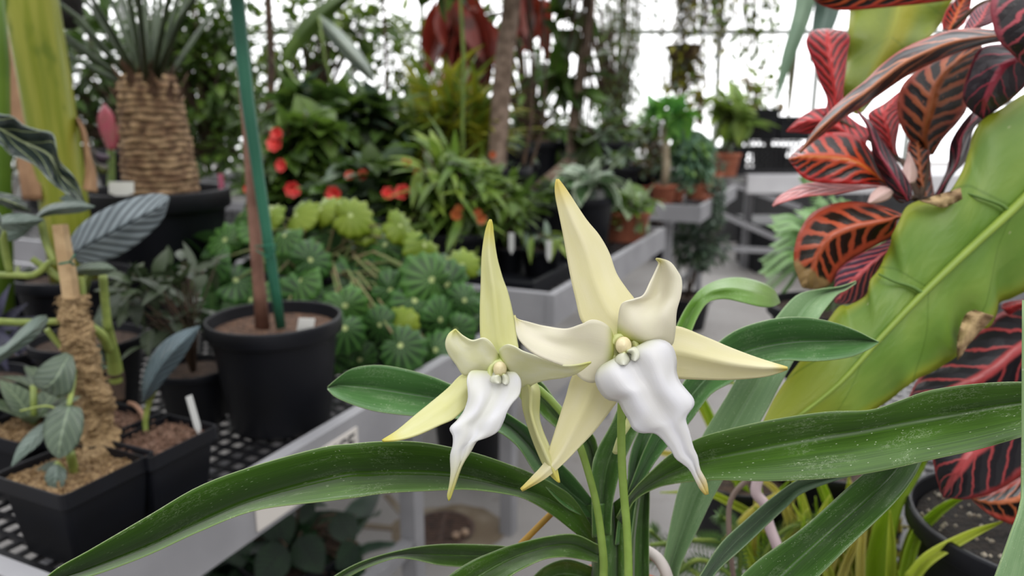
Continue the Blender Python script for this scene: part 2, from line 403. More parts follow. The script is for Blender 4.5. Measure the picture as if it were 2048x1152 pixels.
def bench(label, u0, u1, n0, n1, cell=.05, zt=.76, bw=.012, legs=True, cat='bench', rail=.085):
    c = B((u0 + u1) / 2, (n0 + n1) / 2, 0); b = thing('greenhouse_bench', label, cat, c)
    ax = (U, N, Z); rl = MB(); zr = .80 - rail / 2
    for n in (n0, n1): rl.box(B((u0 + u1) / 2, n, zr), (u1 - u0 + .03, .022, rail), ax)
    for u in (u0, u1): rl.box(B(u, (n0 + n1) / 2, zr), (.022, abs(n1 - n0) - .02, rail), ax)
    lo = MB()
    rl.build('rail', GREYMET, b, smooth=False)
    m = MB(); k = u0 + cell
    while k < u1: m.box(B(k, (n0 + n1) / 2, zt - .003), (bw, abs(n1 - n0) - .03, .004), ax); k += cell
    k = min(n0, n1) + cell
    while k < max(n0, n1): m.box(B((u0 + u1) / 2, k, zt - .003), (u1 - u0 - .03, bw, .0038), ax); k += cell
    m.build('mesh_top', BLACKT, b, smooth=False)
    if legs:
        for u in (u0 + .12, u1 - .12):
            for n in (n0 + math.copysign(.18, n1 - n0), n1 - math.copysign(.3, n1 - n0)):
                MB().box(B(u, n, .37), (.04, .04, .74), ax).build('leg', GREYMET, b, smooth=False)
        for n in (n0 + math.copysign(.18, n1 - n0),):
            MB().box(B((u0 + u1) / 2, n, .70), (u1 - u0 - .1, .035, .035), ax).build('crossbar', GREYMET, b, smooth=False)
            MB().box(B((u0 + u1) / 2, n, .28), (u1 - u0 - .24, .03, .03), ax).build('crossbar', GREYMET, b, smooth=False)
    return b
b0 = bench('near left grey bench with black mesh top, holding square pots and a big round pot', -1.34, -.3, 0, 3.2, .0265, bw=.0075)
bench('middle grey bench whose corner points at the pale flowers, holding small black pots', 0, 1.24, 0, 3.6)
bench('grey bench behind the middle one, with terracotta pots on its corner', 2.08, 3.32, 0, 3.8, .06)
bench('farthest grey bench behind the cascading plant, mostly hidden by shrubs', 4.2, 5.4, 1.1, 5, .08)
bench('near right grey bench under the yellow green strap leaves and red leaved shrub', -1.12, .55, -2.3, -.66, .03, bw=.01)
# white bench far right with its braces
q = G(1515, 345, .80); wb = thing('greenhouse_bench', 'white topped bench at far right with slanting braces and black crates', 'bench', (q.x, q.y, 0))
MB().box((2.9, 6.15, .79), (2.2, .9, .03)).box((2.9, 5.70, .73), (2.2, .025, .13)).build('bench_top', plain('white_paint', '#d5d5d8', '#c6c6ca', .5, 3), wb, smooth=False)
for a, b_ in (((1380, 400), (1560, 480)), ((1440, 497), (1600, 503)), ((1440, 360), (1600, 415))):
    p1, p2 = W(*a, 5.72), W(*b_, 5.72); MB().tube([p1, p2], .028, 4).build('brace', GREYMET, wb, smooth=False)
for x in (1.95, 2.9, 3.85): MB().box((x, 6.1, .38), (.06, .06, .76)).build('leg', GREYMET, wb, smooth=False)
sg = MB(); pc = G(660, 885, .752)      # the notice fixed to the rail of the near bench
ax = (U, N, Z); ue = (G(706, 850, .783) - R0).dot(U)
sgn = thing('notice', 'white notice with black letters fixed to the near bench rail', 'sign', B(ue - .11, -.0135, .755))
MB().box(B(ue - .11, -.0135, .7525), (.22, .003, .058), ax).build('notice_board', plain('sign_white', '#cfcac4', None, .5), sgn, smooth=False)
def text(s, size, origin, X, Y_, mat, parent, name='lettering'):
    cu = bpy.data.curves.new('lettering', 'FONT'); cu.body = s; cu.size = size; cu.extrude = .0004; cu.align_x = 'RIGHT'; cu.offset = size * .012
    o = bpy.data.objects.new('tmp', cu); C.objects.link(o); dg = bpy.context.evaluated_depsgraph_get(); me = bpy.data.meshes.new_from_object(o.evaluated_get(dg)); bpy.data.objects.remove(o)
    Zx = X.cross(Y_); Mx = Matrix(((X.x, Y_.x, Zx.x, origin.x), (X.y, Y_.y, Zx.y, origin.y), (X.z, Y_.z, Zx.z, origin.z), (0, 0, 0, 1)))
    me.transform(Mx); me.materials.clear(); me.materials.append(mat); o = bpy.data.objects.new(name, me); C.objects.link(o); o.parent = parent; o.location = -WL[parent.name]; return o
text('RANCE', .036, B(ue - .008, -.0155, .750), U, Z, plain('sign_black', '#26262a'), sgn)

# ================================================================ pots and plant builders
def round_pot(parent, c, r, h, mat=None, soil=None, rib=True, seg=48):
    mat = mat or BLACKP; c = V(c)
    pr = [(.001, 0), (r * .74, 0), (r * .76, h * .03), (r * .93, h * .84), (r * .94, h * .85), (r * 1.0, h * .855), (r * 1.02, h * .87), (r * 1.02, h * .985), (r * 1.01, h), (r * .975, h), (r * .97, h * .98), (r * .93, h * .86), (r * .90, h * .80)]
    if h > 2.2 * r: pass
    MB().lathe(c, pr, seg, capb=False).build('pot', mat, parent)
    s = MB(); nr, ns = 7, 36; vs = []
    for i in range(nr + 1):
        for k in range(ns):
            a = 2 * pi * k / ns; rr = r * .925 * i / nr
            vs.append(c + V((rr * math.cos(a), rr * math.sin(a), h * .88 + (.06 * r * noise.noise(V((rr * math.cos(a), rr * math.sin(a), 0)) * 60) if i < nr else -.01 * h) + r * .03)))
    s.add(vs, [(i * ns + k, i * ns + (k + 1) % ns, (i + 1) * ns + (k + 1) % ns, (i + 1) * ns + k) for i in range(nr) for k in range(ns)])
    s.build('soil', soil or SOIL, parent)
def square_pot(parent, c, a, h, ax=(U, N), soil=None, grit=True, mat=None):
    c = V(c); X, Y_ = ax; mb = MB()
    def ring(s, z, ch=.12): # rounded square ring
        o = []
        for sx_, sy_ in ((1, 1), (-1, 1), (-1, -1), (1, -1)):
            for k in range(4):
                q = k / 3 * pi / 2 + math.atan2(sy_, sx_) - pi / 4
                o.append(c + X * ((sx_ * (1 - ch) + ch * math.cos(q)) * s / 2) + Y_ * ((sy_ * (1 - ch) + ch * math.sin(q)) * s / 2) + Z * z)
        return o
    rows = [ring(a * .72, 0), ring(a * .74, h * .02), ring(a * .9, h * .80), ring(a * .98, h * .81), ring(a, h * .83), ring(a, h), ring(a * .965, h), ring(a * .95, h * .98), ring(a * .93, h * .85)]
    vs = [p for r in rows for p in r]; n = 16
    fs = [(i * n + k, i * n + (k + 1) % n, (i + 1) * n + (k + 1) % n, (i + 1) * n + k) for i in range(len(rows) - 1) for k in range(n)]
    mb.add(vs, fs + [tuple(range(n))[::-1]]); o = mb.build('pot', mat or BLACKP, parent, smooth=False)
    m = 14; sb = MB(); vs = [c + X * ((i / m - .5) * a * .93) + Y_ * ((j / m - .5) * a * .93) + Z * (h * .9 + .004 * noise.noise(V((i, j, a * 90)) * .6)) for i in range(m + 1) for j in range(m + 1)]
    sb.add(vs, [(i * (m + 1) + j, i * (m + 1) + j + 1, (i + 1) * (m + 1) + j + 1, (i + 1) * (m + 1) + j) for i in range(m) for j in range(m)])
    if grit:
        rr = random.Random(int(a * 1e5))
        for _ in range(260):
            q = c + X * ((rr.random() - .5) * a * .88) + Y_ * ((rr.random() - .5) * a * .88) + Z * (h * .9 + rr.random() * .005); s = rr.uniform(.0015, .004)
            d_ = [V((rr.uniform(-1, 1), rr.uniform(-1, 1), rr.uniform(-1, 1))).normalized() * s for _ in range(3)]
            sb.add([q + Z * s, q - Z * s * .6, q + d_[0], q - d_[0], q + d_[1], q - d_[1]], [(0, 2, 4), (0, 4, 3), (0, 3, 5), (0, 5, 2), (1, 4, 2), (1, 3, 4), (1, 5, 3), (1, 2, 5)])
    sb.build('soil', soil or GRIT, parent, smooth=False)
def blob(mb, c, rad, n, L, Wd, shape, rr, droop=.3, mi=0, out=.6, curl=.5, fold=.3, nu=5, shell=.45, upb=.35):
    for _ in range(n):
        q = V((rr.gauss(0, 1), rr.gauss(0, 1), rr.gauss(0, 1))).normalized(); k = rr.random() ** shell
        p = V(c) + V((q.x * rad[0], q.y * rad[1], q.z * rad[2])) * k
        d_ = (q * out + V((rr.uniform(-1, 1), rr.uniform(-1, 1), rr.uniform(-.6, .6))) * .6 + Z * (upb - droop)).normalized()
        l = L * rr.uniform(.65, 1.2)
        mb.leaf(p - d_ * l * .3, d_, V((rr.uniform(-.5, .5), rr.uniform(-.5, .5), 1)), l, Wd * rr.uniform(.75, 1.2), shape, curl * rr.uniform(.3, 1.5), fold, mi if isinstance(mi, int) else rr.choice(mi), nu)
def twigs(mb, base, c, rad, n, rr, r0=.006, mi=0):
    base = V(base)
    for _ in range(n):
        e = V(c) + V((rr.uniform(-.8, .8) * rad[0], rr.uniform(-.8, .8) * rad[1], rr.uniform(-.6, .9) * rad[2]))
        m_ = base.lerp(e, .5) + V((rr.uniform(-.1, .1) * rad[0], rr.uniform(-.1, .1) * rad[1], .15 * (e - base).length))
        mb.tube([base + V((rr.uniform(-1, 1), rr.uniform(-1, 1), 0)) * r0, base.lerp(m_, .5) + V((0, 0, .03)), m_, e], [r0, r0 * .8, r0 * .6, r0 * .25], 5, mi)
def flower(parent, p, r, mat, rr, name='flower', n=7, face=None):
    mb = MB(); f_ = (face or V((rr.uniform(-.4, .4), -1, rr.uniform(0, .6)))).normalized(); a = f_.orthogonal().normalized(); b_ = f_.cross(a)
    for layer, s in ((0, 1), (1, .7)):
        for k in range(n):
            q = 2 * pi * (k + layer * .5) / n; d_ = (a * math.cos(q) + b_ * math.sin(q)) + f_ * (.25 + .5 * layer)
            mb.leaf(V(p), d_, f_, r * s, r * .9 * s, 'round', -.3, .2, 0, 4)
    return mb.build(name, mat, parent)
BENCHES = [(-1.34, -.3, 0, 3.2), (0, 1.24, 0, 3.6), (2.08, 3.32, 0, 3.8), (4.2, 5.4, 1.1, 5)]
def stand(bp, r):                              # a pot stands on the nearest bench, or on the floor where there is none
    d_ = bp - R0; u, n = d_.dot(U), d_.dot(N)
    best = None
    for u0, u1, n0, n1 in BENCHES:
        if n0 - .1 < n < n1 + .6:
            uc = min(max(u, u0 + r + .02), u1 - r - .02); nc = min(max(n, n0 + r + .02), n1 - r - .02)
            if best is None or abs(uc - u) + abs(nc - n) < best[0]: best = (abs(uc - u) + abs(nc - n), uc, nc)
    if best and best[0] < .62: q = R0 + U * best[1] + N * best[2]; return V((q.x, q.y, .762))
    return V((bp.x, bp.y, 0))
def shrub(name, label, cat, Y, blobs, leaf, mats, base=None, zb=.76, stems=14, pot=None, stem_mat=None, group=None, seed=1, stem_r=.006, flowers=(), fcol=None, trunk=None, depth=1.0, **kw):
    """blobs: (px, py, half width px, half height px, leaf count); leaf: (length, width, shape)"""
    rr = random.Random(seed * 131 + 7)
    cs = []
    for (px, py, hx, hy, n) in blobs:
        c = W(px, py, Y); s = (c - V((0, 0, H))).length / F; cs.append((c, (hx * s, max(.12, hx * s * .8) * depth, hy * s), n))
    bp = W(base, 230, Y) if base is not None else V((cs[0][0].x, Y, 0)); bp = V((bp.x, Y, zb))
    if zb in (0, .76, .762) and Y > 1.9 and label.find('below the') < 0 and label.find('on the floor') < 0: bp = stand(bp, pot[0] if pot else .05)
    t_ = thing(name, label, cat, bp, group)
    top = bp.copy()
    if pot:
        r, h, pm = pot; round_pot(t_, bp, r, h, pm, seg=32); top = bp + Z * h * .88
    if trunk:
        pts, rad, tm = trunk; tp = [top + Z * -.01] + [W(x, y, Y) for x, y in pts]
        MB().tube(tp, [rad * (1 - .25 * i / len(tp)) for i in range(len(tp))], 12).build('trunk', tm, t_); st0 = tp[-1] if kw.get('from_top', True) else top
    else: st0 = top
    kw.pop('from_top', None)
    mb = MB()
    for c, rad, n in cs: twigs(mb, st0, c, rad, stems, rr, stem_r)
    if mb.v: mb.build('stems', stem_mat or DSTEM, t_)
    mb = MB()
    for c, rad, n in cs: blob(mb, c, rad, n, leaf[0], leaf[1], leaf[2], rr, mi=list(range(len(mats))), **kw)
    mb.build('foliage', list(mats), t_)
    for k, (px, py, r) in enumerate(flowers):
        p = W(px, py, Y - .12); flower(t_, p, r * Y / F, fcol[k % len(fcol)], rr)
    return t_
def label_stick(label, p, h=.07, w_=.014, col=None, lean=(0, 0), cat='plant label', group=None, dirx=None):
    p = V(p); X = dirx or V((1, .2, 0)).normalized(); up = V((lean[0], lean[1], 1)).normalized(); X = (X - up * X.dot(up)).normalized(); Yd = up.cross(X); m = MB()
    prof = [(-.5, 1), (-.5, .25), (-.1, 0), (.1, 0), (.5, .25), (.5, 1)]
    vs = [p + X * (x * w_) + up * (z * h) + Yd * s for s in (-.0006, .0006) for x, z in prof]
    n = 6; m.add(vs, [tuple(range(n))[::-1], tuple(range(n, 2 * n))] + [(i, (i + 1) % n, n + (i + 1) % n, n + i) for i in range(n)])
    return tag(m.build('plant_label', col or WHITEP, smooth=False), label, cat, group)

# ================================================================ the star orchid in front
ob = P(1222, 1190, .43)
orc = thing('star_orchid', 'large pale star shaped orchid in front, two waxy blooms over long dark green strap leaves', 'orchid', (ob.x, ob.y, .78))
OL = orchid_leaf(); OLD = orchid_leaf('#2e5018', '#426826', '#4d7430'); OLB = orchid_leaf('#38622e', '#4d783e', '#5a854c', rough=.3); OLP = orchid_leaf('#6c8f60', '#809f70', '#8caa7c', True, .5)
def oleaf(A, B_, D, mat=OL, M=None, label=None, **k): return blade('leaf', A, B_, D, mat, orc, M=M, nv=14, thick=.0006, label=label, **k)
# big leaf to lower left
oleaf([(1196, 1075), (1150, 1000), (1107, 968), (1060, 945), (1024, 931), (945, 905), (845, 885), (765, 883), (700, 888), (639, 896), (512, 931), (400, 972), (300, 1030), (180, 1100), (110, 1140), (62, 1186)],
      [(1190, 1095), (1150, 1066), (1110, 1034), (1065, 1005), (1024, 990), (940, 979), (862, 981), (772, 986), (710, 995), (652, 1002), (512, 1020), (400, 1062), (300, 1108), (200, 1146), (130, 1166), (60, 1192)],
      [(.44, .442, .445), (.43, .437, .43), (.415, .430, .405), (.400, .424, .385), (.384, .406, .355), (.368, .388, .338), (.352, .368, .335), (.347, .350, .345)], OL,
      M=[(1193, 1085), (1150, 1035), (1108, 1005), (1062, 985), (1024, 978), (960, 961), (899, 950), (812, 946), (745, 948), (679, 953), (512, 998), (400, 1045), (300, 1092), (185, 1136), (115, 1160), (61, 1189)],
      nu=70, label='longest leaf, arching down to the lower left corner')
# upper left leaf
oleaf([(1192, 1010), (1150, 955), (1124, 928), (1100, 897), (1067, 863), (1024, 833), (960, 793), (900, 768), (860, 752), (800, 736), (750, 730), (705, 737), (678, 754), (655, 774)],
      [(1190, 1040), (1140, 1020), (1105, 990), (1067, 941), (1039, 897), (1000, 865), (940, 843), (880, 833), (830, 832), (760, 824), (720, 814), (690, 803), (668, 792), (655, 778)],
      [(.44, .445, .44), (.44, .455, .43), (.45, .465, .43), (.46, .472, .44), (.465, .475, .45), (.47, .474, .465)], OLB,
      M=[(1191, 1025), (1148, 990), (1118, 962), (1085, 922), (1055, 885), (1015, 848), (950, 818), (890, 800), (850, 793), (780, 782), (735, 776), (705, 773), (675, 771), (655, 776)], label='short rounded leaf reaching left behind the smaller bloom')
oleaf([(1205, 980), (1196, 900), (1180, 862), (1122, 813), (1085, 766), (1050, 740)], [(1190, 990), (1176, 930), (1160, 890), (1110, 853), (1079, 824), (1040, 765)],
      [(.445, .45, .44), (.45, .46, .445), (.47, .48, .465)], OL)
# leaves rising behind the blooms
oleaf([(1185, 1075), (1184, 1010), (1184, 941), (1194, 901), (1224, 845), (1252, 775)], [(1222, 1070), (1225, 1010), (1240, 945), (1262, 890), (1285, 840), (1300, 775)],
      [(.43, .437, .43), (.43, .445, .435), (.44, .452, .44), (.45, .46, .45)], OLD)
oleaf([(1230, 1090), (1238, 1030), (1254, 975), (1258, 925), (1270, 880), (1296, 830)], [(1262, 1085), (1268, 1030), (1276, 985), (1288, 920), (1305, 865), (1325, 800)],
      [(.44, .45, .44), (.445, .455, .45), (.46, .465, .47)], OLB)
oleaf([(1262, 1200), (1268, 1120), (1272, 1040), (1280, 990), (1294, 925)], [(1299, 1200), (1298, 1120), (1298, 1050), (1299, 990), (1297, 925)], [(.46, .465, .46), (.46, .468, .462)], OLD)
# long right leaf
oleaf([(1232, 1035), (1262, 985), (1300, 945), (1345, 905), (1390, 880), (1440, 863), (1536, 841), (1650, 824), (1740, 820), (1800, 801), (1860, 781), (1950, 768), (2048, 764), (2130, 775), (2200, 800)],
      [(1246, 1050), (1268, 1003), (1310, 977), (1350, 967), (1395, 962), (1440, 960), (1536, 962), (1620, 959), (1700, 952), (1780, 938), (1850, 922), (1950, 900), (2048, 872), (2130, 842), (2205, 806)],
      [(.435, .44, .435), (.43, .44, .43), (.42, .43, .41), (.41, .42, .395), (.40, .41, .385), (.39, .40, .375), (.38, .385, .375)], OL,
      M=[(1239, 1042), (1265, 995), (1305, 965), (1348, 943), (1392, 926), (1440, 915), (1536, 895), (1635, 876), (1720, 862), (1790, 849), (1855, 838), (1950, 822), (2048, 806), (2130, 800), (2202, 803)],
      nu=60, label='long broad leaf running to the right edge')
# right mid leaf
oleaf([(1250, 1000), (1295, 885), (1350, 790), (1400, 722), (1440, 682), (1480, 657), (1540, 639), (1600, 634), (1660, 643), (1710, 660), (1740, 675), (1757, 683)],
      [(1262, 1000), (1320, 910), (1375, 850), (1420, 790), (1462, 765), (1500, 738), (1560, 721), (1610, 722), (1650, 721), (1700, 714), (1735, 700), (1757, 686)],
      [(.44, .445, .44), (.45, .46, .445), (.455, .47, .445), (.455, .47, .44), (.45, .46, .44), (.445, .445, .445)], OLB,
      M=[(1256, 1000), (1308, 895), (1360, 820), (1412, 758), (1452, 728), (1490, 705), (1550, 690), (1605, 683), (1655, 682), (1705, 680), (1738, 681), (1757, 685)], label='glossy leaf pointing right behind the larger bloom')
# leaf that rises and bends to the right
oleaf([(1250, 980), (1290, 830), (1330, 710), (1352, 655), (1374, 612), (1402, 578), (1440, 559), (1480, 555), (1520, 564), (1548, 580), (1560, 604)],
      [(1265, 985), (1310, 850), (1355, 740), (1383, 662), (1400, 625), (1418, 604), (1450, 598), (1490, 606), (1520, 613), (1545, 614), (1560, 606)],
      [(.45, .455, .45), (.48, .485, .475), (.50, .505, .495), (.52, .50, .50), (.54, .52, .505), (.56, .55, .545)], orchid_leaf('#4f7a22', '#638c2c', '#6a9638'), label='leaf bending over to the right, yellow green underside')
# broad pale leaf behind
oleaf([(1312, 1200), (1325, 1130), (1345, 1030), (1362, 965), (1405, 872), (1455, 790), (1505, 700), (1553, 634), (1593, 591), (1636, 579), (1680, 573), (1712, 562)],
      [(1350, 1200), (1362, 1130), (1400, 1050), (1440, 970), (1520, 845), (1560, 770), (1600, 700), (1639, 634), (1660, 606), (1676, 588), (1692, 580), (1712, 566)],
      [(.47, .48, .47), (.48, .49, .48), (.49, .50, .49), (.50, .512, .50), (.52, .53, .52), (.53, .54, .53)], OLP, label='broad pale grey green leaf behind the others')
# lower right leaves
oleaf([(1420, 1290), (1455, 1190), (1510, 1126), (1603, 1058), (1696, 975), (1745, 932), (1800, 880)], [(1560, 1290), (1600, 1190), (1640, 1150), (1703, 1088), (1786, 1008), (1829, 951), (1855, 895)],
      [(.40, .405, .395), (.40, .41, .39), (.41, .42, .40), (.43, .44, .42)], OLD, M=[(1490, 1290), (1530, 1190), (1570, 1145), (1652, 1070), (1740, 992), (1788, 945), (1828, 888)])
oleaf([(1370, 1200), (1402, 1148), (1441, 1088), (1491, 1041), (1545, 995), (1603, 957), (1669, 948), (1745, 938)], [(1410, 1200), (1430, 1148), (1491, 1091), (1536, 1048), (1572, 1015), (1603, 988), (1669, 962), (1745, 942)],
      [(.42, .425, .42), (.43, .44, .43), (.44, .445, .44), (.45, .45, .45)], orchid_leaf('#486444', '#5a7656', '#668460'))
# lower left leaves
oleaf([(1197, 1090), (1150, 1069), (1095, 1073), (1024, 1090), (985, 1104), (945, 1121), (900, 1150), (850, 1200)], [(1195, 1125), (1147, 1116), (1120, 1114), (1090, 1118), (1056, 1132), (1024, 1150), (985, 1180), (930, 1240)],
      [(.43, .44, .43), (.42, .43, .41), (.41, .42, .395), (.40, .41, .39)], OL, M=[(1196, 1110), (1149, 1090), (1105, 1090), (1056, 1104), (1020, 1118), (985, 1136), (940, 1165), (890, 1220)])
oleaf([(1060, 1100), (1005, 1092), (950, 1089), (879, 1089), (812, 1098), (729, 1121), (665, 1155), (620, 1200)], [(1060, 1125), (1005, 1128), (950, 1134), (880, 1130), (822, 1118), (779, 1119), (699, 1153), (650, 1205)],
      [(.45, .455, .45), (.44, .45, .435), (.43, .437, .425), (.42, .423, .42)], OL)
oleaf([(1215, 1150), (1170, 1128), (1130, 1119), (1090, 1133), (1060, 1160)], [(1215, 1200), (1170, 1180), (1130, 1175), (1100, 1180), (1080, 1200)], [(.45, .455, .45), (.44, .45, .44)], OL)
# stem wrapped by leaf bases
blade('leaf', [(1165, 1010), (1178, 1060), (1185, 1110), (1180, 1220)], [(1228, 1005), (1232, 1060), (1236, 1110), (1236, 1220)], [(.45, .44, .438, .44, .45), (.45, .438, .434, .438, .45)], OLD, orc, thick=.001)
blade('leaf', [(1105, 940), (1150, 980), (1180, 1030), (1195, 1080)], [(1100, 1000), (1130, 1035), (1165, 1070), (1190, 1110)], [(.455, .46, .45), (.45, .455, .445)], OLD, orc, thick=.001)
blade('leaf', [(1215, 1015), (1222, 1060), (1225, 1110), (1222, 1220)], [(1285, 960), (1272, 1050), (1268, 1110), (1268, 1220)], [(.455, .447, .445, .447, .455), (.455, .445, .44, .445, .455)], OL, orc, thick=.001)
blade('leaf', [(1180, 960), (1195, 1010), (1200, 1050), (1205, 1100)], [(1222, 985), (1222, 1020), (1225, 1060), (1228, 1100)], [(.452, .448, .447, .448, .452), (.452, .447, .446, .447, .452)], OLD, orc, thick=.001)
PED = plain('pedicel_green', '#76913c', '#85a04a', .4, 60)
ptube('flower_stem', [(1190, 1290, .42), (1207, 1152, .415), (1203, 1080, .412), (1193, 1010, .41), (1178, 950, .405), (1160, 893, .402), (1135, 840, .405), (1080, 780, .41), (1015, 745, .405)], [.0026, .0023, .0021, .0021, .0021, .0021], PED, orc)
ptube('flower_stem', [(1258, 1290, .395), (1257, 1152, .39), (1254, 1060, .39), (1247, 980, .39), (1243, 900, .39), (1243, 815, .39), (1248, 740, .385), (1250, 705, .372)], [.0026, .0022, .0022, .0022, .0022, .0022], PED, orc)
# the pot of the orchid stands below the picture on a post
MB().lathe((ob.x, ob.y + .02, .80), [(.001, 0), (.055, 0), (.07, .11), (.075, .11), (.075, .135), (.066, .135), (.064, .12), (.001, .12)], 36).build('pot', TERRA, orc)
MB().tube([(ob.x, ob.y + .02, .9), P(1225, 1200, .45)], [.012, .009], 12).build('stem', OLD, orc)
ps = thing('pot_stand', 'plain post stand carrying the orchid pot', 'stand', (ob.x, ob.y + .02, 0))
MB().box((ob.x, ob.y + .02, .785), (.2, .2, .03)).build('stand_top', GREYMET, ps, smooth=False)
MB().box((ob.x, ob.y + .02, .385), (.06, .06, .77)).box((ob.x, ob.y + .02, .01), (.22, .22, .02)).build('post', GREYMET, ps, smooth=False)

def bloom(stations, mats, hub, label, cap, flaps, spur):
    hb = MB(); c = P(*hub[:3]); hb.lathe((0, 0, 0), [(.0003, -.007), (hub[3] * .55, -.006), (hub[3] * .85, -.0028), (hub[3] * 1.05, -.0012), (hub[3] * 1.3, -.0022), (hub[3] * 1.45, -.006)], 32)
    q = ray(hub[0], hub[1]).normalized().to_track_quat('Z', 'Y').to_matrix()
    hb.v = [tuple(c + q @ V((x, y, -z))) for x, y, z in hb.v]
    fo = hb.build('flower', mats['hub'], orc, label=label); WL[fo.name] = V((0, 0, 0))
    for nm, A, B_, D, mk, kw in stations: blade(nm, A, B_, D, mats[mk], fo, nu=44, nv=16, thick=.0009, **kw)
    # column: rounded cap and two translucent flaps
    cb = MB(); px, py, d_, r = cap; c = P(px, py, d_)
    q = ray(px, py).normalized().to_track_quat('Z', 'Y').to_matrix()
    pr = [(.001, -1.0), (.35, -.93), (.68, -.72), (.92, -.38), (1.0, 0), (.95, .4), (.8, .9), (.85, 2.0), (.9, 3.0)]
    cb.lathe((0, 0, 0), [(a * r, b * r) for a, b in pr], 24); cb.v = [tuple(c + q @ V((x, y * (1 + .12), z))) for x, y, z in cb.v]
    cb.build('column', mats['col'], fo, label='cream column with rounded cap')
    for A, B_ in flaps: blade('column_flap', A, B_, [(cap[2] - .0005, cap[2] - .003, cap[2] - .004, cap[2] - .003, cap[2] - .0), (cap[2] - .001, cap[2] - .0045, cap[2] - .006, cap[2] - .0045, cap[2] - .001)], mats['flap'], fo, nu=14, nv=10, thick=.0006, label='small translucent flap')
    sp = [P(*s) for s in spur]; MB().tube([crs([tuple(x) for x in sp], k / 20) for k in range(21)], [.0028 - .0012 * k / 20 for k in range(21)], 10).build('spur', mats['hub'], fo, label='thin spur trailing behind the bloom')
    return fo
SEP = petal_mat('#e4deb0', '#dcca68', '#d2d38c', '#e8e2bc', .8); PETM = petal_mat('#e9e5ce', '#dcd794', '#c3cb70', '#eae5d2', .88); LIP = petal_mat('#e6e5e4', '#dcc868', '#cdd29c', '#ededf2', .84, .32)
CAPM = plain('cream_column', '#e2d6ae', '#d6c89c', .35, 300); FLAPM = petal_mat('#e9ead4', '#f2f2e6', '#d6dc9e', '#eef0e0', .4, .3)
SEP1 = petal_mat('#dad99a', '#d4ca58', '#d0d892', '#dfdea8', .75); PET1 = petal_mat('#e0dfb8', '#d8d888', '#ccd684', '#e6e5cc', .8); LIP1 = petal_mat('#e8e8e2', '#d4d064', '#dadfa6', '#eeeef2', .68, .32)
m2 = dict(hub=plain('throat_green', '#c3c884', '#cfd29a', .5, 120), s=SEP, p=PETM, l=LIP, col=CAPM, flap=FLAPM)
m1 = dict(hub=plain('throat_green_1', '#c6cf84', '#d3d8a0', .5, 120), s=SEP1, p=PET1, l=LIP1, col=CAPM, flap=FLAPM)
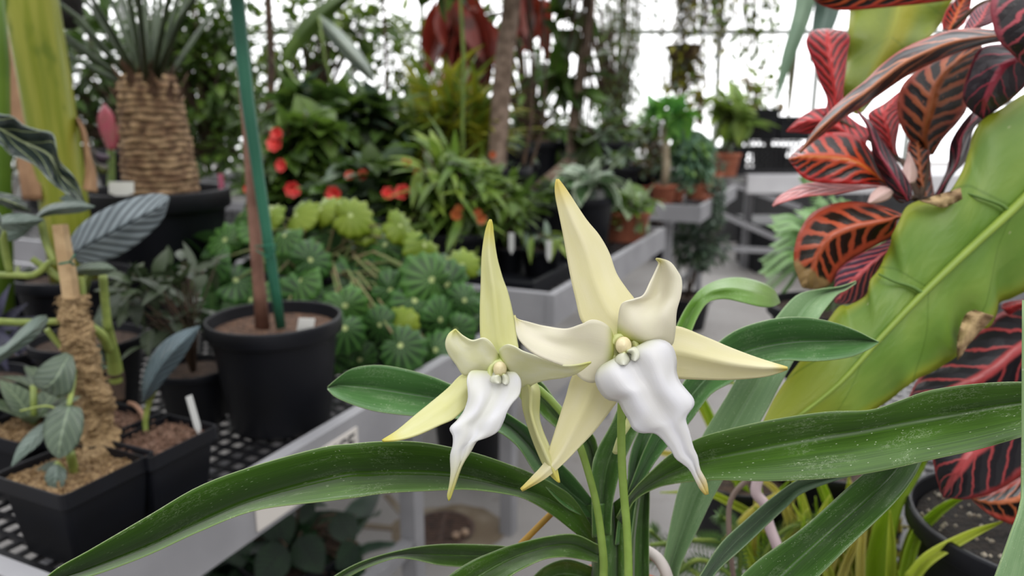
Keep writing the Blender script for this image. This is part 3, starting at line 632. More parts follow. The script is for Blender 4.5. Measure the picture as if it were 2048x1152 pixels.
S2 = [
 ('sepal', [(1226, 690), (1195, 665), (1164, 644), (1151, 597), (1139, 544), (1127, 474), (1117, 424), (1111, 394), (1110, 372), (1113, 358)],
           [(1282, 672), (1282, 630), (1270, 600), (1254, 579), (1233, 547), (1218, 505), (1198, 470), (1171, 437), (1134, 381), (1117, 359)],
           [(.362, .36, .362), (.368, .364, .368), (.372, .3685, .372), (.374, .371, .374), (.376, .375, .376)], 's', dict(label='upper sepal pointing up', matched=False)),
 ('sepal', [(1236, 720), (1190, 728), (1149, 745), (1131, 796), (1117, 840), (1100, 894), (1090, 924), (1063, 955), (1041, 978)],
           [(1262, 740), (1252, 775), (1234, 803), (1212, 833), (1185, 867), (1158, 895), (1128, 926), (1092, 956), (1044, 982)],
           [(.364, .364, .366), (.372, .3685, .372), (.375, .370, .372), (.373, .3685, .370), (.366, .364, .366)], 's', dict(label='lower left sepal')),
 ('sepal', [(1290, 690), (1320, 665), (1352, 652), (1411, 674), (1462, 696), (1512, 715), (1546, 726), (1575, 735)],
           [(1290, 725), (1325, 752), (1357, 757), (1410, 759), (1462, 759), (1523, 754), (1558, 745), (1575, 738)],
           [(.366, .365, .366), (.370, .366, .372), (.374, .367, .374), (.374, .368, .372), (.370, .368, .370)], 's', dict(label='right sepal')),
 ('petal', [(1226, 676), (1219, 656), (1201, 642), (1181, 640), (1164, 648), (1131, 657), (1091, 652), (1054, 643), (1036, 638), (1029, 629)],
           [(1228, 728), (1208, 754), (1188, 765), (1165, 760), (1141, 738), (1107, 725), (1074, 711), (1051, 694), (1034, 671), (1029, 632)],
           [(.362, .359, .357, .359, .364), (.352, .353, .356, .358, .361), (.352, .354, .356, .355, .354), (.356, .355, .355, .352, .350), (.356, .356, .354, .351, .350), (.354, .354, .354, .353, .353)], 'p', dict(label='left petal sweeping over the smaller bloom', matched=False)),
 ('petal', [(1236, 668), (1237, 640), (1243, 608), (1267, 599), (1287, 591), (1301, 564), (1314, 537), (1318, 526), (1312, 518)],
           [(1284, 690), (1320, 698), (1343, 690), (1350, 665), (1353, 624), (1362, 592), (1364, 561), (1356, 543), (1341, 524), (1322, 517), (1313, 517)],
           [(.362, .358, .357, .359, .364), (.356, .352, .352, .354, .360), (.352, .355, .354, .350, .352), (.352, .360, .360, .352, .350), (.356, .360, .358, .353, .352), (.356, .356, .356, .355, .355)], 'p', dict(label='upper right petal curling at its tip', matched=False)),
 ('lip', [(1236, 722), (1205, 730), (1191, 752), (1196, 776), (1213, 797), (1236, 803), (1246, 820), (1259, 842), (1266, 857), (1282, 865), (1306, 865), (1322, 875), (1343, 901), (1352, 917), (1377, 936), (1391, 960), (1400, 977), (1411, 989)],
         [(1280, 704), (1292, 684), (1322, 680), (1343, 692), (1352, 718), (1352, 742), (1358, 762), (1372, 780), (1386, 797), (1387, 811), (1376, 826), (1371, 840), (1378, 862), (1386, 893), (1394, 912), (1399, 938), (1412, 962), (1416, 988)],
         [(.357, .360, .362, .360, .357), (.353, .348, .352, .347, .352), (.355, .344, .348, .343, .353), (.352, .344, .346, .342, .349), (.350, .345, .3455, .3430, .346), (.3485, .3455, .3455, .344, .3455), (.348, .3465, .347, .3455, .346), (.349, .348, .3485, .347, .348), (.351, .350, .3505, .350, .351)], 'l', dict(label='white waxy lip tapering to a yellow tip')),
]
bloom(S2, m2, (1248, 697, .3556, .0056), 'larger bloom on the right', (1247, 691, .3515, .0038),
      [([(1247, 704), (1234, 712), (1231, 724), (1238, 729), (1246, 729)], [(1252, 705), (1257, 712), (1260, 719), (1256, 727), (1248, 730)]), ([(1252, 704), (1262, 708), (1262, 718), (1268, 722)], [(1254, 700), (1270, 694), (1282, 705), (1281, 715), (1271, 722)])],
      [(1252, 700, .374), (1262, 745, .395), (1262, 830, .402), (1243, 870, .40), (1230, 905, .405)])
S1 = [
 ('sepal', [(986, 715), (968, 695), (961, 674), (960, 620), (962, 571), (964, 511), (970, 467), (976, 446), (980, 439)],
           [(1020, 712), (1036, 700), (1034, 680), (1026, 630), (1015, 584), (1005, 557), (994, 517), (988, 478), (985, 450), (982, 439)],
           [(.394, .392, .394), (.398, .393, .40), (.402, .396, .404), (.404, .400, .405), (.406, .405, .406)], 's', dict(label='upper sepal pointing up', matched=False)),
 ('sepal', [(960, 742), (925, 749), (897, 776), (870, 799), (832, 830), (795, 861), (764, 881)], [(960, 790), (932, 815), (907, 838), (880, 850), (835, 870), (798, 880), (766, 883)],
           [(.392, .390, .392), (.392, .384, .380), (.388, .378, .372), (.38, .372, .367), (.37, .368, .368)], 's', dict(label='lower left sepal')),
 ('sepal', [(1030, 760), (1043, 782), (1046, 816), (1060, 864), (1077, 908), (1094, 942), (1116, 965)], [(1072, 762), (1079, 784), (1078, 830), (1084, 858), (1098, 892), (1110, 922), (1120, 965)],
           [(.390, .388, .392), (.386, .376, .392), (.382, .370, .386), (.376, .368, .376), (.368, .368, .368)], 's', dict(label='narrow folded lower sepal')),
 ('petal', [(1000, 718), (994, 703), (982, 685), (968, 676), (946, 681), (928, 673), (916, 663), (911, 658)], [(985, 750), (955, 747), (928, 750), (911, 728), (897, 708), (891, 688), (897, 669), (910, 659)],
           [(.390, .387, .385, .387, .390), (.382, .384, .385, .387, .390), (.382, .385, .386, .385, .386), (.384, .386, .384, .381, .382), (.384, .384, .384, .383, .383)], 'p', dict(label='left petal with a hooked tip', matched=False)),
 ('petal', [(999, 712), (1000, 698), (1013, 689), (1029, 693), (1044, 702), (1063, 709), (1090, 719), (1121, 730), (1151, 730), (1182, 724)],
           [(1022, 745), (1038, 775), (1050, 784), (1062, 772), (1077, 764), (1097, 759), (1125, 755), (1145, 750), (1160, 743), (1182, 727)],
           [(.388, .385, .384, .386, .390), (.378, .380, .382, .384, .388), (.368, .372, .374, .374, .376), (.354, .356, .357, .357, .358), (.344, .345, .345, .345, .345)], 'p', dict(label='right petal lying across the larger bloom')),
 ('lip', [(962, 742), (941, 743), (934, 758), (935, 778), (936, 798), (928, 823), (914, 842), (900, 857), (906, 872), (906, 891), (901, 912), (902, 945), (899, 972), (895, 990), (897, 1001)],
         [(1012, 750), (1030, 745), (1040, 756), (1042, 772), (1038, 790), (1024, 806), (1015, 822), (1008, 840), (996, 862), (974, 874), (955, 880), (942, 901), (924, 930), (908, 975), (899, 1000)],
         [(.385, .388, .390, .388, .384), (.376, .380, .384, .378, .372), (.374, .373, .377, .372, .368), (.374, .369, .372, .369, .365), (.37, .367, .370, .365, .366), (.368, .366, .368, .365, .366), (.368, .366, .368, .366, .367), (.368, .367, .368, .367, .368), (.369, .369, .369, .369, .369)], 'l', dict(label='white lip narrowing to a yellow green tip')),
]
bloom(S1, m1, (1001, 744, .3822, .0050), 'smaller bloom on the left', (1000, 738, .3778, .0035),
      [([(997, 750), (984, 752), (981, 762), (990, 766), (998, 765)], [(1001, 751), (1003, 755), (1004, 761), (1002, 766), (999, 767)]), ([(1003, 750), (1004, 758), (1003, 764), (1008, 768)], [(1008, 747), (1018, 752), (1023, 762), (1019, 769), (1010, 769)])],
      [(1004, 745, .398), (1040, 780, .42), (1075, 850, .43), (1090, 900, .43)])
# strap of another leaf at the right edge
ro = P(2120, 1300, .36)
so = thing('strap_leaved_plant', 'pale green leaf edge cut by the right side of the picture, low corner', 'plant', (ro.x, ro.y, .78))
blade('leaf', [(1965, 1220), (1995, 1140), (2020, 1070), (2040, 1010), (2044, 940), (2046, 600)], [(2120, 1220), (2120, 1140), (2120, 1070), (2110, 1010), (2100, 940), (2090, 600)], [(.34, .345, .34), (.345, .35, .345), (.36, .365, .36)], OLP, so, nu=30, thick=.001)
MB().lathe((ro.x, ro.y, .765), [(.001, 0), (.05, 0), (.065, .10), (.07, .10), (.07, .12), (.001, .115)], 30).build('pot', BLACKP, so)
MB().tube([(ro.x, ro.y, .87), P(2040, 1225, .34)], .008, 8).build('stem', STEMG, so)

# ================================================================ big wavy fronds
fb = P(2200, 260, .62)
fr_ = thing('birds_nest_fern', 'fern with huge wavy light green fronds crossing the right side before the red leaves', 'fern', (fb.x, fb.y, fb.z))
blade('frond', [(2130, 130), (2075, 175), (2040, 192), (2009, 213), (1969, 237), (1949, 263), (1938, 300), (1929, 333), (1908, 372), (1880, 402), (1848, 400), (1815, 412), (1798, 444), (1786, 467), (1782, 490), (1768, 517), (1756, 541), (1740, 562), (1734, 590), (1697, 612), (1680, 612), (1658, 640), (1625, 690), (1583, 745), (1550, 795), (1526, 845)],
      [(2200, 420), (2150, 520), (2100, 565), (2048, 584), (2020, 597), (1997, 606), (1992, 628), (1975, 655), (1945, 655), (1925, 668), (1919, 690), (1917, 706), (1905, 718), (1890, 727), (1863, 744), (1838, 755), (1819, 768), (1800, 782), (1780, 798), (1750, 818), (1720, 835), (1690, 850), (1660, 862), (1620, 872), (1575, 880), (1530, 880)],
      [(.62, .60, .60, .60, .61), (.60, .585, .58, .585, .60), (.585, .575, .572, .57, .58), (.57, .565, .562, .562, .575), (.57, .56, .556, .555, .565), (.565, .557, .552, .552, .56), (.56, .555, .55, .55, .555), (.555, .552, .55, .55, .552)], frond_mat(), fr_,
      M=[(2165, 270), (2110, 345), (2075, 375), (2048, 397), (2022, 420), (1996, 444), (1975, 464), (1955, 482), (1936, 501), (1910, 523), (1883, 547), (1863, 568), (1846, 587), (1832, 602), (1818, 616), (1803, 631), (1785, 651), (1763, 674), (1743, 696), (1723, 717), (1702, 742), (1679, 767), (1658, 788), (1625, 815), (1585, 840), (1530, 862)],
      nu=110, nv=20, thick=.0015, wave=.006, wfreq=11, label='longest frond with wavy edge running down to the left')
ptube('midrib', [(2165, 270, .598), (2048, 397, .5765), (1936, 501, .562), (1846, 587, .5545), (1763, 674, .5505), (1679, 767, .5485), (1585, 842, .548)], [.0038, .0034, .003, .0025, .002, .0015, .001], plain('midrib_green', '#8aa13c', '#7c9434', .45, 30), fr_, label='raised light green midrib')
ptube('side_rib', [(1846, 587, .5545), (1822, 573, .5545), (1790, 563, .5565), (1757, 548, .559)], [.0018, .0012, .0008], plain('rib_green', '#55752a'), fr_)
ptube('side_rib', [(2015, 420, .5725), (1998, 408, .572), (1960, 395, .574), (1930, 385, .577)], [.0016, .0012, .0008], plain('rib_green', '#55752a'), fr_)
DRY = plain('dried_leaf', '#b79d72', '#7d6345', .8, 60, .8)
blade('dry_edge', [(1840, 402), (1868, 392), (1892, 385), (1921, 376)], [(1872, 411), (1886, 416), (1905, 408), (1925, 398)], [(.565, .560, .565), (.566, .562, .566)], DRY, fr_, nu=14, nv=6, wave=.003, label='dried tan tip at the frond edge')
blade('dry_edge', [(1915, 720), (1914, 690), (1920, 655), (1932, 628), (1950, 620)], [(1922, 712), (1935, 692), (1955, 668), (1975, 648), (1988, 632)], [(.558, .553, .56), (.56, .552, .562)], DRY, fr_, nu=16, nv=6, wave=.004, label='curled brown patch on the lower frond edge')
blade('frond', [(1950, -60), (1925, -20), (1899, 10), (1880, 50), (1856, 78), (1815, 120), (1780, 160), (1745, 200), (1725, 225)], [(1690, -60), (1700, -20), (1700, 10), (1697, 50), (1694, 100), (1690, 140), (1687, 180), (1690, 215), (1715, 228)],
      [(.80, .78, .80), (.78, .76, .78), (.76, .74, .76), (.75, .74, .75)], frond_mat('#7f9038', '#8e9c38', '#a8ac2c', '#97981e', .75), fr_, nu=30, thick=.0015, wave=.01, label='shorter frond behind the red leaves at the top')
ptube('stalk', [(2200, 260, .62), (2150, 60, .70), (1990, -60, .79)], .006, STEMG, fr_)
ptube('stalk', [(2200, 260, .62), (2165, 270, .60), (2120, 330, .59)], .006, STEMG, fr_)
q = P(2200, 260, .62)
MB().tube([(q.x + .26, q.y + .2, .78), (q.x + .2, q.y + .14, .95), (q.x, q.y, q.z)], [.03, .025, .02], 12).build('stem', DSTEM, fr_)
MB().lathe((q.x + .26, q.y + .2, .765), [(.001, 0), (.05, 0), (.065, .10), (.07, .10), (.07, .12), (.001, .115)], 30).build('pot', TERRA, fr_)

# ================================================================ the red and black leaved shrub
pc = G(2075, 1085, .875); cb = thing('croton', 'shrub with broad leaves patterned black, red and orange at the right, in a black pot', 'croton', (pc.x, pc.y, .76))
K = '#17110f'
CR = dict(
 a=croton(K, '#c8622e', '#b03526', 8, 1.8, .5), red=croton('#5a1616', '#d03a3a', '#b8222e', 10, 1.6, .38, reach=.46, blot=.5),
 arch=croton('#120f10', '#c47a52', '#a85040', 5, 2.0, .7, .02), tan=croton('#1c1210', '#bb6d40', '#a34a38', 9, 1.2, .5, .03, vein2='#b5643c'),
 plum=croton('#2b2029', '#a8394c', '#7d3440', 6, 2.0, .72, .022, reach=.47, blot=.42), pinkv=croton('#1d151a', '#c0525c', '#a04552', 6, 2.0, .66, .03, reach=.44),
 or_=croton('#241310', '#d9752c', '#b41f1c', 9, 1.5, .5, .045, vein2='#c84a24'), pink=croton('#a8545c', '#e89a96', '#e0807e', 8, 1.6, .3, .02, blot=.5),
 spot=croton('#1d160c', '#c86a4e', '#b04a30', 10, 1.0, .52, .018, tipc='#a98a5a', reach=.38, blot=.52, vein2='#c05a38'), mauve=croton('#4b3344', '#cc5c60', '#b8606a', 9, 2.2, .55, .02, reach=.48, blot=.5),
 blk=croton('#15131a', '#b24648', '#a03a3c', 7, 2.2, .70, .024, reach=.45, blot=.35), blko=croton('#15110f', '#b8663a', '#ac4236', 7, 1.4, .66, .02, reach=.36, blot=.4))
def cleaf(A, B_, D, m, **k): return blade('leaf', A, B_, D, CR[m], cb, thick=.001, nu=36, nv=14, **k)
cleaf([(1990, -30), (1900, -60), (1760, -60), (1660, -30), (1625, -4)], [(1960, -12), (1880, 3), (1780, 14), (1690, 21), (1650, 13), (1625, -2)], [(.70, .69, .70), (.66, .65, .66)], 'a', label='orange striped leaf along the top')
cleaf([(1645, 232), (1654, 200), (1640, 165), (1626, 125), (1612, 85), (1625, 63), (1650, 58)], [(1690, 235), (1686, 187), (1690, 150), (1694, 110), (1699, 75), (1685, 62), (1655, 58)], [(.68, .68, .68), (.69, .67, .69), (.70, .69, .70)], 'red', label='bright red leaf standing up at left')
cleaf([(1720, 280), (1740, 262), (1716, 247), (1690, 228), (1665, 218), (1636, 217), (1603, 233), (1572, 262)], [(1740, 300), (1720, 312), (1690, 300), (1665, 285), (1636, 270), (1603, 266), (1590, 265), (1573, 264)], [(.67, .67, .67), (.69, .675, .69), (.70, .70, .70)], 'red')
cleaf([(2040, 50), (1993, 60), (1953, 57), (1903, 61), (1853, 77), (1803, 100), (1763, 130), (1733, 160), (1703, 184), (1663, 220), (1629, 260), (1599, 304)], [(2040, 85), (1993, 84), (1936, 98), (1896, 112), (1853, 131), (1813, 152), (1769, 182), (1723, 214), (1686, 236), (1653, 263), (1619, 289), (1600, 306)],
      [(.60, .60, .61), (.60, .575, .60), (.59, .565, .60), (.58, .56, .59), (.57, .565, .575)], 'arch', label='long arching black leaf with orange veins')
cleaf([(1850, 310), (1813, 273), (1796, 233), (1797, 190), (1813, 160), (1853, 130), (1915, 105), (1962, 92)], [(1866, 310), (1886, 277), (1913, 247), (1933, 217), (1936, 180), (1945, 140), (1955, 110), (1964, 93)], [(.66, .66, .66), (.65, .63, .66), (.64, .625, .65), (.63, .63, .64)], 'tan', label='tan orange leaf with black blotches')
cleaf([(2090, 60), (2030, 85), (1963, 96), (1939, 140), (1926, 187), (1935, 215), (1964, 238)], [(2110, 110), (2085, 140), (2062, 160), (2040, 182), (2020, 200), (1999, 215), (1968, 238)], [(.58, .58, .58), (.585, .57, .58), (.59, .58, .59), (.60, .60, .60)], 'plum', label='dark plum leaf with a pink midrib')
cleaf([(2020, -40), (1983, 0), (1986, 50), (1999, 83), (2019, 103), (2048, 132), (2085, 160)], [(2160, -40), (2170, 0), (2165, 50), (2155, 80), (2145, 110), (2120, 140), (2088, 161)], [(.55, .54, .55), (.55, .535, .55), (.56, .56, .56)], 'pinkv', label='pink and black leaf in the upper right corner')
cleaf([(1775, 368), (1760, 330), (1726, 283), (1696, 267), (1653, 266), (1623, 277), (1599, 298), (1578, 318)], [(1772, 372), (1740, 369), (1703, 368), (1653, 366), (1620, 362), (1600, 350), (1588, 333), (1578, 320)], [(.61, .61, .61), (.62, .60, .60), (.63, .605, .61), (.63, .62, .625)], 'or_', label='red edged leaf with orange midrib')
cleaf([(1775, 372), (1741, 367), (1675, 366), (1610, 368), (1560, 392), (1545, 411)], [(1775, 376), (1741, 376), (1669, 388), (1610, 393), (1562, 406), (1546, 413)], [(.62, .62, .62), (.63, .62, .61), (.64, .635, .63)], 'pink', label='pink underside of a leaf seen edge on')
cleaf([(1812, 434), (1796, 426), (1758, 411), (1708, 404), (1666, 408), (1626, 425), (1603, 455), (1591, 488), (1588, 525), (1597, 555), (1604, 574)], [(1812, 437), (1795, 440), (1784, 471), (1745, 494), (1722, 507), (1699, 520), (1684, 534), (1672, 549), (1659, 570), (1630, 578), (1608, 576)], [(.60, .60, .60), (.61, .59, .60), (.62, .59, .605), (.62, .60, .61), (.62, .615, .62)], 'spot', label='orange leaf with black spots and a dried tan tip')
cleaf([(1800, 480), (1783, 480), (1745, 497), (1702, 520), (1675, 544), (1669, 571), (1668, 603)], [(1800, 505), (1785, 515), (1758, 544), (1745, 570), (1725, 596), (1700, 607), (1672, 607)], [(.59, .59, .59), (.60, .585, .59), (.60, .60, .60)], 'mauve', label='mauve and pink leaf below the spotted one')
cleaf([(1810, 405), (1790, 395), (1769, 360), (1749, 320), (1736, 258), (1713, 222)], [(1822, 400), (1821, 373), (1796, 330), (1765, 283), (1740, 245), (1716, 222)], [(.60, .60, .60), (.605, .59, .605), (.62, .62, .62)], 'plum')
cleaf([(1795, 320), (1776, 300), (1753, 267), (1736, 230), (1769, 207), (1800, 182)], [(1800, 320), (1792, 293), (1798, 253), (1801, 225), (1801, 205), (1801, 183)], [(.68, .68, .68), (.69, .68, .69), (.70, .70, .70)], 'red')
cleaf([(1860, 400), (1876, 380), (1896, 333), (1903, 283), (1936, 233), (1960, 215)], [(1880, 400), (1903, 353), (1933, 317), (1946, 260), (1966, 240), (1975, 220)], [(.63, .63, .63), (.64, .62, .64), (.65, .65, .65)], 'plum')
cleaf([(1835, 400), (1822, 350), (1815, 300), (1822, 275)], [(1870, 400), (1862, 350), (1858, 300), (1850, 280)], [(.65, .64, .65), (.66, .655, .66)], 'tan')
cleaf([(1885, 60), (1885, 40), (1900, 10), (1935, -20)], [(1910, 62), (1930, 45), (1940, 15), (1945, -20)], [(.68, .675, .68), (.70, .69, .70)], 'or_')
cleaf([(1925, 62), (1935, 40), (1950, 20), (1975, 5)], [(1960, 55), (1985, 45), (1990, 25), (1985, 5)], [(.63, .62, .63), (.64, .635, .64)], 'mauve')
cleaf([(2110, 600), (2048, 608), (1990, 632), (1930, 680), (1870, 720), (1835, 760), (1815, 800)], [(2130, 700), (2100, 740), (2060, 780), (2010, 820), (1950, 835), (1880, 830), (1818, 804)], [(.66, .65, .66), (.66, .63, .65), (.65, .63, .64), (.64, .64, .64)], 'blk', label='black leaf with red veins below the wavy frond')
cleaf([(2140, 760), (2040, 770), (1950, 795), (1885, 835), (1866, 890), (1869, 935), (1884, 993)], [(2150, 860), (2090, 915), (2048, 946), (2010, 972), (1970, 990), (1930, 998), (1888, 995)], [(.60, .60, .60), (.60, .585, .60), (.60, .58, .595), (.60, .60, .60)], 'blk', label='black leaf with red veins hanging over the pot')
cleaf([(1940, 994), (1985, 986), (2030, 962), (2090, 925), (2130, 910)], [(1944, 1000), (1972, 1024), (2005, 1042), (2050, 1052), (2130, 1040)], [(.615, .615, .615), (.62, .60, .61), (.63, .61, .62)], 'blko', label='orange and black leaf lowest over the pot')
cleaf([(2090, 600), (2048, 600), (2010, 606), (2003, 615)], [(2090, 640), (2048, 615), (2020, 628), (2006, 618)], [(.64, .635, .64), (.65, .645, .65)], 'red')
PALE = plain('pale_pink', '#d8b8b0', '#c9a49c', .5, 30)
blade('leaf', [(1735, 405), (1742, 388), (1758, 374), (1775, 374)], [(1740, 408), (1760, 405), (1778, 398), (1788, 385)], [(.59, .585, .59), (.60, .595, .60)], PALE, cb, nu=12, nv=6, label='small pale pink leaf')
blade('leaf', [(1800, 370), (1803, 345), (1812, 320), (1815, 305)], [(1830, 365), (1835, 350), (1828, 325), (1818, 305)], [(.625, .62, .625), (.635, .63, .635)], PALE, cb, nu=12, nv=6, label='small pale pink leaf')
for pts in ([(2130, 1070, .60), (2150, 900, .62), (2140, 700, .64), (2080, 560, .65), (1990, 480, .64), (1900, 430, .63), (1840, 400, .64)], [(2150, 1070, .60), (2190, 600, .64), (2180, 200, .66), (2100, 40, .62), (2010, 0, .65)]):
    ptube('stem', pts, [.009, .008, .006, .005, .004], DSTEM, cb)
for pts in ([(1840, 400, .64), (1822, 395, .63), (1800, 400, .62), (1775, 372, .62)], [(1840, 400, .64), (1852, 350, .65), (1856, 300, .66)], [(1840, 400, .64), (1810, 330, .66), (1796, 318, .68), (1750, 285, .68), (1670, 235, .68)], [(1840, 400, .64), (1825, 425, .61), (1810, 436, .60), (1796, 480, .59)], [(1840, 400, .64), (1870, 395, .63)], [(2010, 0, .65), (1960, 10, .66), (1900, 60, .68)], [(2100, 40, .62), (2040, 68, .60), (1990, 20, .64)], [(2180, 800, .62), (2140, 820, .60)], [(2180, 980, .61), (2130, 980, .62)]):
    ptube('twig', pts, [.0028, .002], DSTEM, cb, n=8)
round_pot(cb, (pc.x, pc.y, .765), .105, .13, BLACKP, DARKSOIL)
rr = random.Random(5); pm = MB()
for _ in range(160):
    a, k = rr.random() * 6.28, .095 * rr.random() ** .5; s = rr.uniform(.001, .003); q = V((pc.x + k * math.cos(a), pc.y + k * math.sin(a), .884 + s))
    pm.lathe(q, [(.0002, -s), (s, 0), (.0002, s)], 6, capb=False)
pm.build('perlite', plain('perlite', '#c8c0b0', '#a89c88', .9, 200), cb)['kind'] = 'stuff'

# ================================================================ near left: philodendron on a moss pole and its neighbours
q0 = G(125, 1003, .862); pa = .125
def sq_at(px, py, a, h=.095, zb=.762):         # pot whose nearest top corner is seen at (px,py)
    q = G(px, py, zb + h); c = q + U * (a / 2) + N * (a / 2); return V((c.x, c.y, zb))
SIL = vein_leaf('#59676a', '#66757a', '#2b373b', 11, 2.2, .22, .03, .5); GRN = vein_leaf('#4c5a4c', '#5c6b5a', '#7f8f76', 7, 2.4, .08, .03, .4)
GRYL = vein_leaf('#56655c', '#64736a', '#7c8c82', 6, 2.4, .06, .022, .45)
PST = plain('petiole_green', '#8c9a4e', '#76863f', .45, 50)
c1 = sq_at(125, 1003, .118); ph = thing('philodendron', 'heart leaved vine tied to a mossy pole in the nearest square black pot', 'philodendron', c1)
square_pot(ph, c1, .118, .10)
pole_b = c1 + V((.012, .01, .088)); d0 = .93
pt = [pole_b, P(170, 800, .90), P(148, 640, .88)]
MB().tube([P(150, 650, .88), P(138, 560, .87), P(128, 500, .868), P(120, 449, .865)], [.0095, .0095, .0090, .0085], 4).build('wooden_stake', plain('pale_wood', '#bfa37c', '#a98c66', .7, 40), ph, smooth=False, label='square pale wooden stake above the moss')
mo = MB(); mp = [pole_b + V((0, 0, -.01)), P(193, 860, .915), P(186, 790, .905), P(168, 720, .895), P(152, 655, .885), P(143, 592, .88)]
rr = random.Random(3); nr = 70; ns = 18; vs = []
for i in range(nr + 1):
    p = crs([tuple(x) for x in mp], i / nr)
    for k in range(ns):
        a = 2 * pi * k / ns; r = .0205 * (1 - .25 * i / nr) * (1 + .55 * noise.noise(V((math.cos(a) * 1.3, math.sin(a) * 1.3, i * .16))) + .4 * noise.noise(V((math.cos(a) * 3, math.sin(a) * 3, i * .6))))
        vs.append(p + V((r * math.cos(a), r * math.sin(a), 0)))
mo.add(vs, [(i * ns + k, i * ns + (k + 1) % ns, (i + 1) * ns + (k + 1) % ns, (i + 1) * ns + k) for i in range(nr) for k in range(ns)] + [tuple(nr * ns + k for k in range(ns))])
for _ in range(900):                         # loose fibres
    i = rr.random(); p = crs([tuple(x) for x in mp], i); a = rr.random() * 6.28; o = V((math.cos(a), math.sin(a), 0)); r = .0175 * (1 - .25 * i)
    b_ = p + o * r * .9; e = b_ + o * rr.uniform(.002, .007) + V((rr.uniform(-1, 1), rr.uniform(-1, 1), rr.uniform(-1, 1))) * .006; s_ = o.cross(Z) * .0007
    mo.add([b_ - s_, b_ + s_, e + Z * .0005, b_ + Z * .0012], [(0, 1, 2), (1, 3, 2), (3, 0, 2)])
mo.build('moss', plain('sphagnum_moss', '#b89c72', '#8a7050', .95, 300, 1), ph, smooth=False, label='tan shaggy moss around the pole')
MB().tube([P(118, 528, .852), P(140, 524, .852), P(148, 530, .862)], .0015, 6).tube([P(140, 524, .85), P(150, 508, .848)], .001, 5).build('tie', plain('green_tie', '#1f6b52'), ph, label='green twist tie')
def pleaf(A, B_, D, m, par=ph, **k): return blade('leaf', A, B_, D, m, par, nu=24, nv=10, **k)
pleaf([(72, 432), (92, 413), (125, 404), (160, 404), (190, 412)], [(76, 436), (105, 430), (135, 428), (165, 424), (190, 414)], [(.88, .87, .88), (.87, .85, .86), (.86, .86, .86)], GRYL)
pleaf([(-12, 448), (5, 432), (35, 427), (65, 430), (88, 438)], [(-12, 452), (12, 461), (38, 462), (64, 455), (88, 441)], [(.86, .85, .86), (.85, .83, .84), (.85, .85, .85)], GRYL)
pleaf([(145, 546), (160, 530), (185, 525), (212, 526), (233, 538)], [(145, 548), (165, 549), (188, 551), (212, 548), (233, 540)], [(.90, .90, .90), (.89, .88, .89), (.89, .89, .89)], GRN)
pleaf([(-25, 700), (10, 690), (40, 660), (70, 635), (92, 630)], [(-25, 745), (5, 722), (45, 695), (75, 672), (98, 640)], [(.80, .79, .80), (.82, .80, .81), (.85, .85, .85)], GRYL)
pleaf([(132, 705), (100, 718), (76, 738), (66, 758), (68, 770)], [(146, 712), (152, 745), (140, 785), (110, 792), (72, 774)], [(.86, .86, .86), (.85, .835, .845), (.85, .85, .85)], GRN)
pleaf([(138, 812), (112, 814), (92, 835), (86, 865), (96, 898), (117, 918)], [(142, 812), (163, 818), (168, 848), (159, 882), (140, 906), (119, 918)], [(.835, .835, .835), (.825, .81, .82), (.81, .80, .81), (.80, .80, .80)], GRN)
pleaf([(92, 842), (62, 862), (36, 893), (22, 932)], [(98, 856), (80, 888), (50, 912), (24, 934)], [(.85, .85, .85), (.84, .83, .83), (.82, .82, .82)], GRYL)
pleaf([(110, 928), (95, 940), (90, 962), (108, 987)], [(118, 930), (132, 942), (130, 968), (110, 988)], [(.83, .83, .83), (.82, .81, .82), (.81, .81, .81)], GRYL)
pleaf([(112, 920), (95, 925), (75, 938), (64, 950)], [(112, 926), (98, 938), (80, 948), (65, 952)], [(.85, .85, .85), (.85, .85, .85), (.85, .85, .85)], GRYL)
pleaf([(195, 690), (185, 715), (180, 745), (190, 775)], [(200, 690), (208, 720), (205, 750), (192, 776)], [(.93, .93, .93), (.93, .92, .93), (.93, .93, .93)], GRN)
for pts, r in (([(5, 462, .85), (10, 500, .86), (20, 545, .87)], .0042), ([(-30, 550, .86), (25, 550, .87), (68, 550, .875), (100, 525, .875), (115, 524, .87)], .004), ([(82, 440, .87), (92, 485, .87), (110, 524, .87)], .0042),
              ([(64, 518, .88), (90, 535, .885), (125, 560, .89)], .004), ([(-20, 642, .84), (40, 645, .86), (125, 643, .885)], .0042), ([(93, 658, .87), (115, 685, .88), (137, 708, .885)], .0035),
              ([(163, 553, .89), (166, 600, .89), (164, 640, .89)], .004), ([(206, 552, .92), (210, 600, .93), (216, 660, .94)], .0052), ([(182, 655, .90), (205, 672, .92), (218, 700, .94)], .006),
              ([(138, 812, .835), (146, 770, .86), (148, 740, .87)], .003), ([(140, 905, .83), (150, 945, .85), (160, 965, .86)], .005), ([(112, 925, .84), (135, 950, .85), (150, 965, .86)], .003), ([(40, 822, .82), (90, 812, .83), (120, 820, .835)], .0012)):
    ptube('petiole', pts, r, PST, ph, n=8, steps=12)
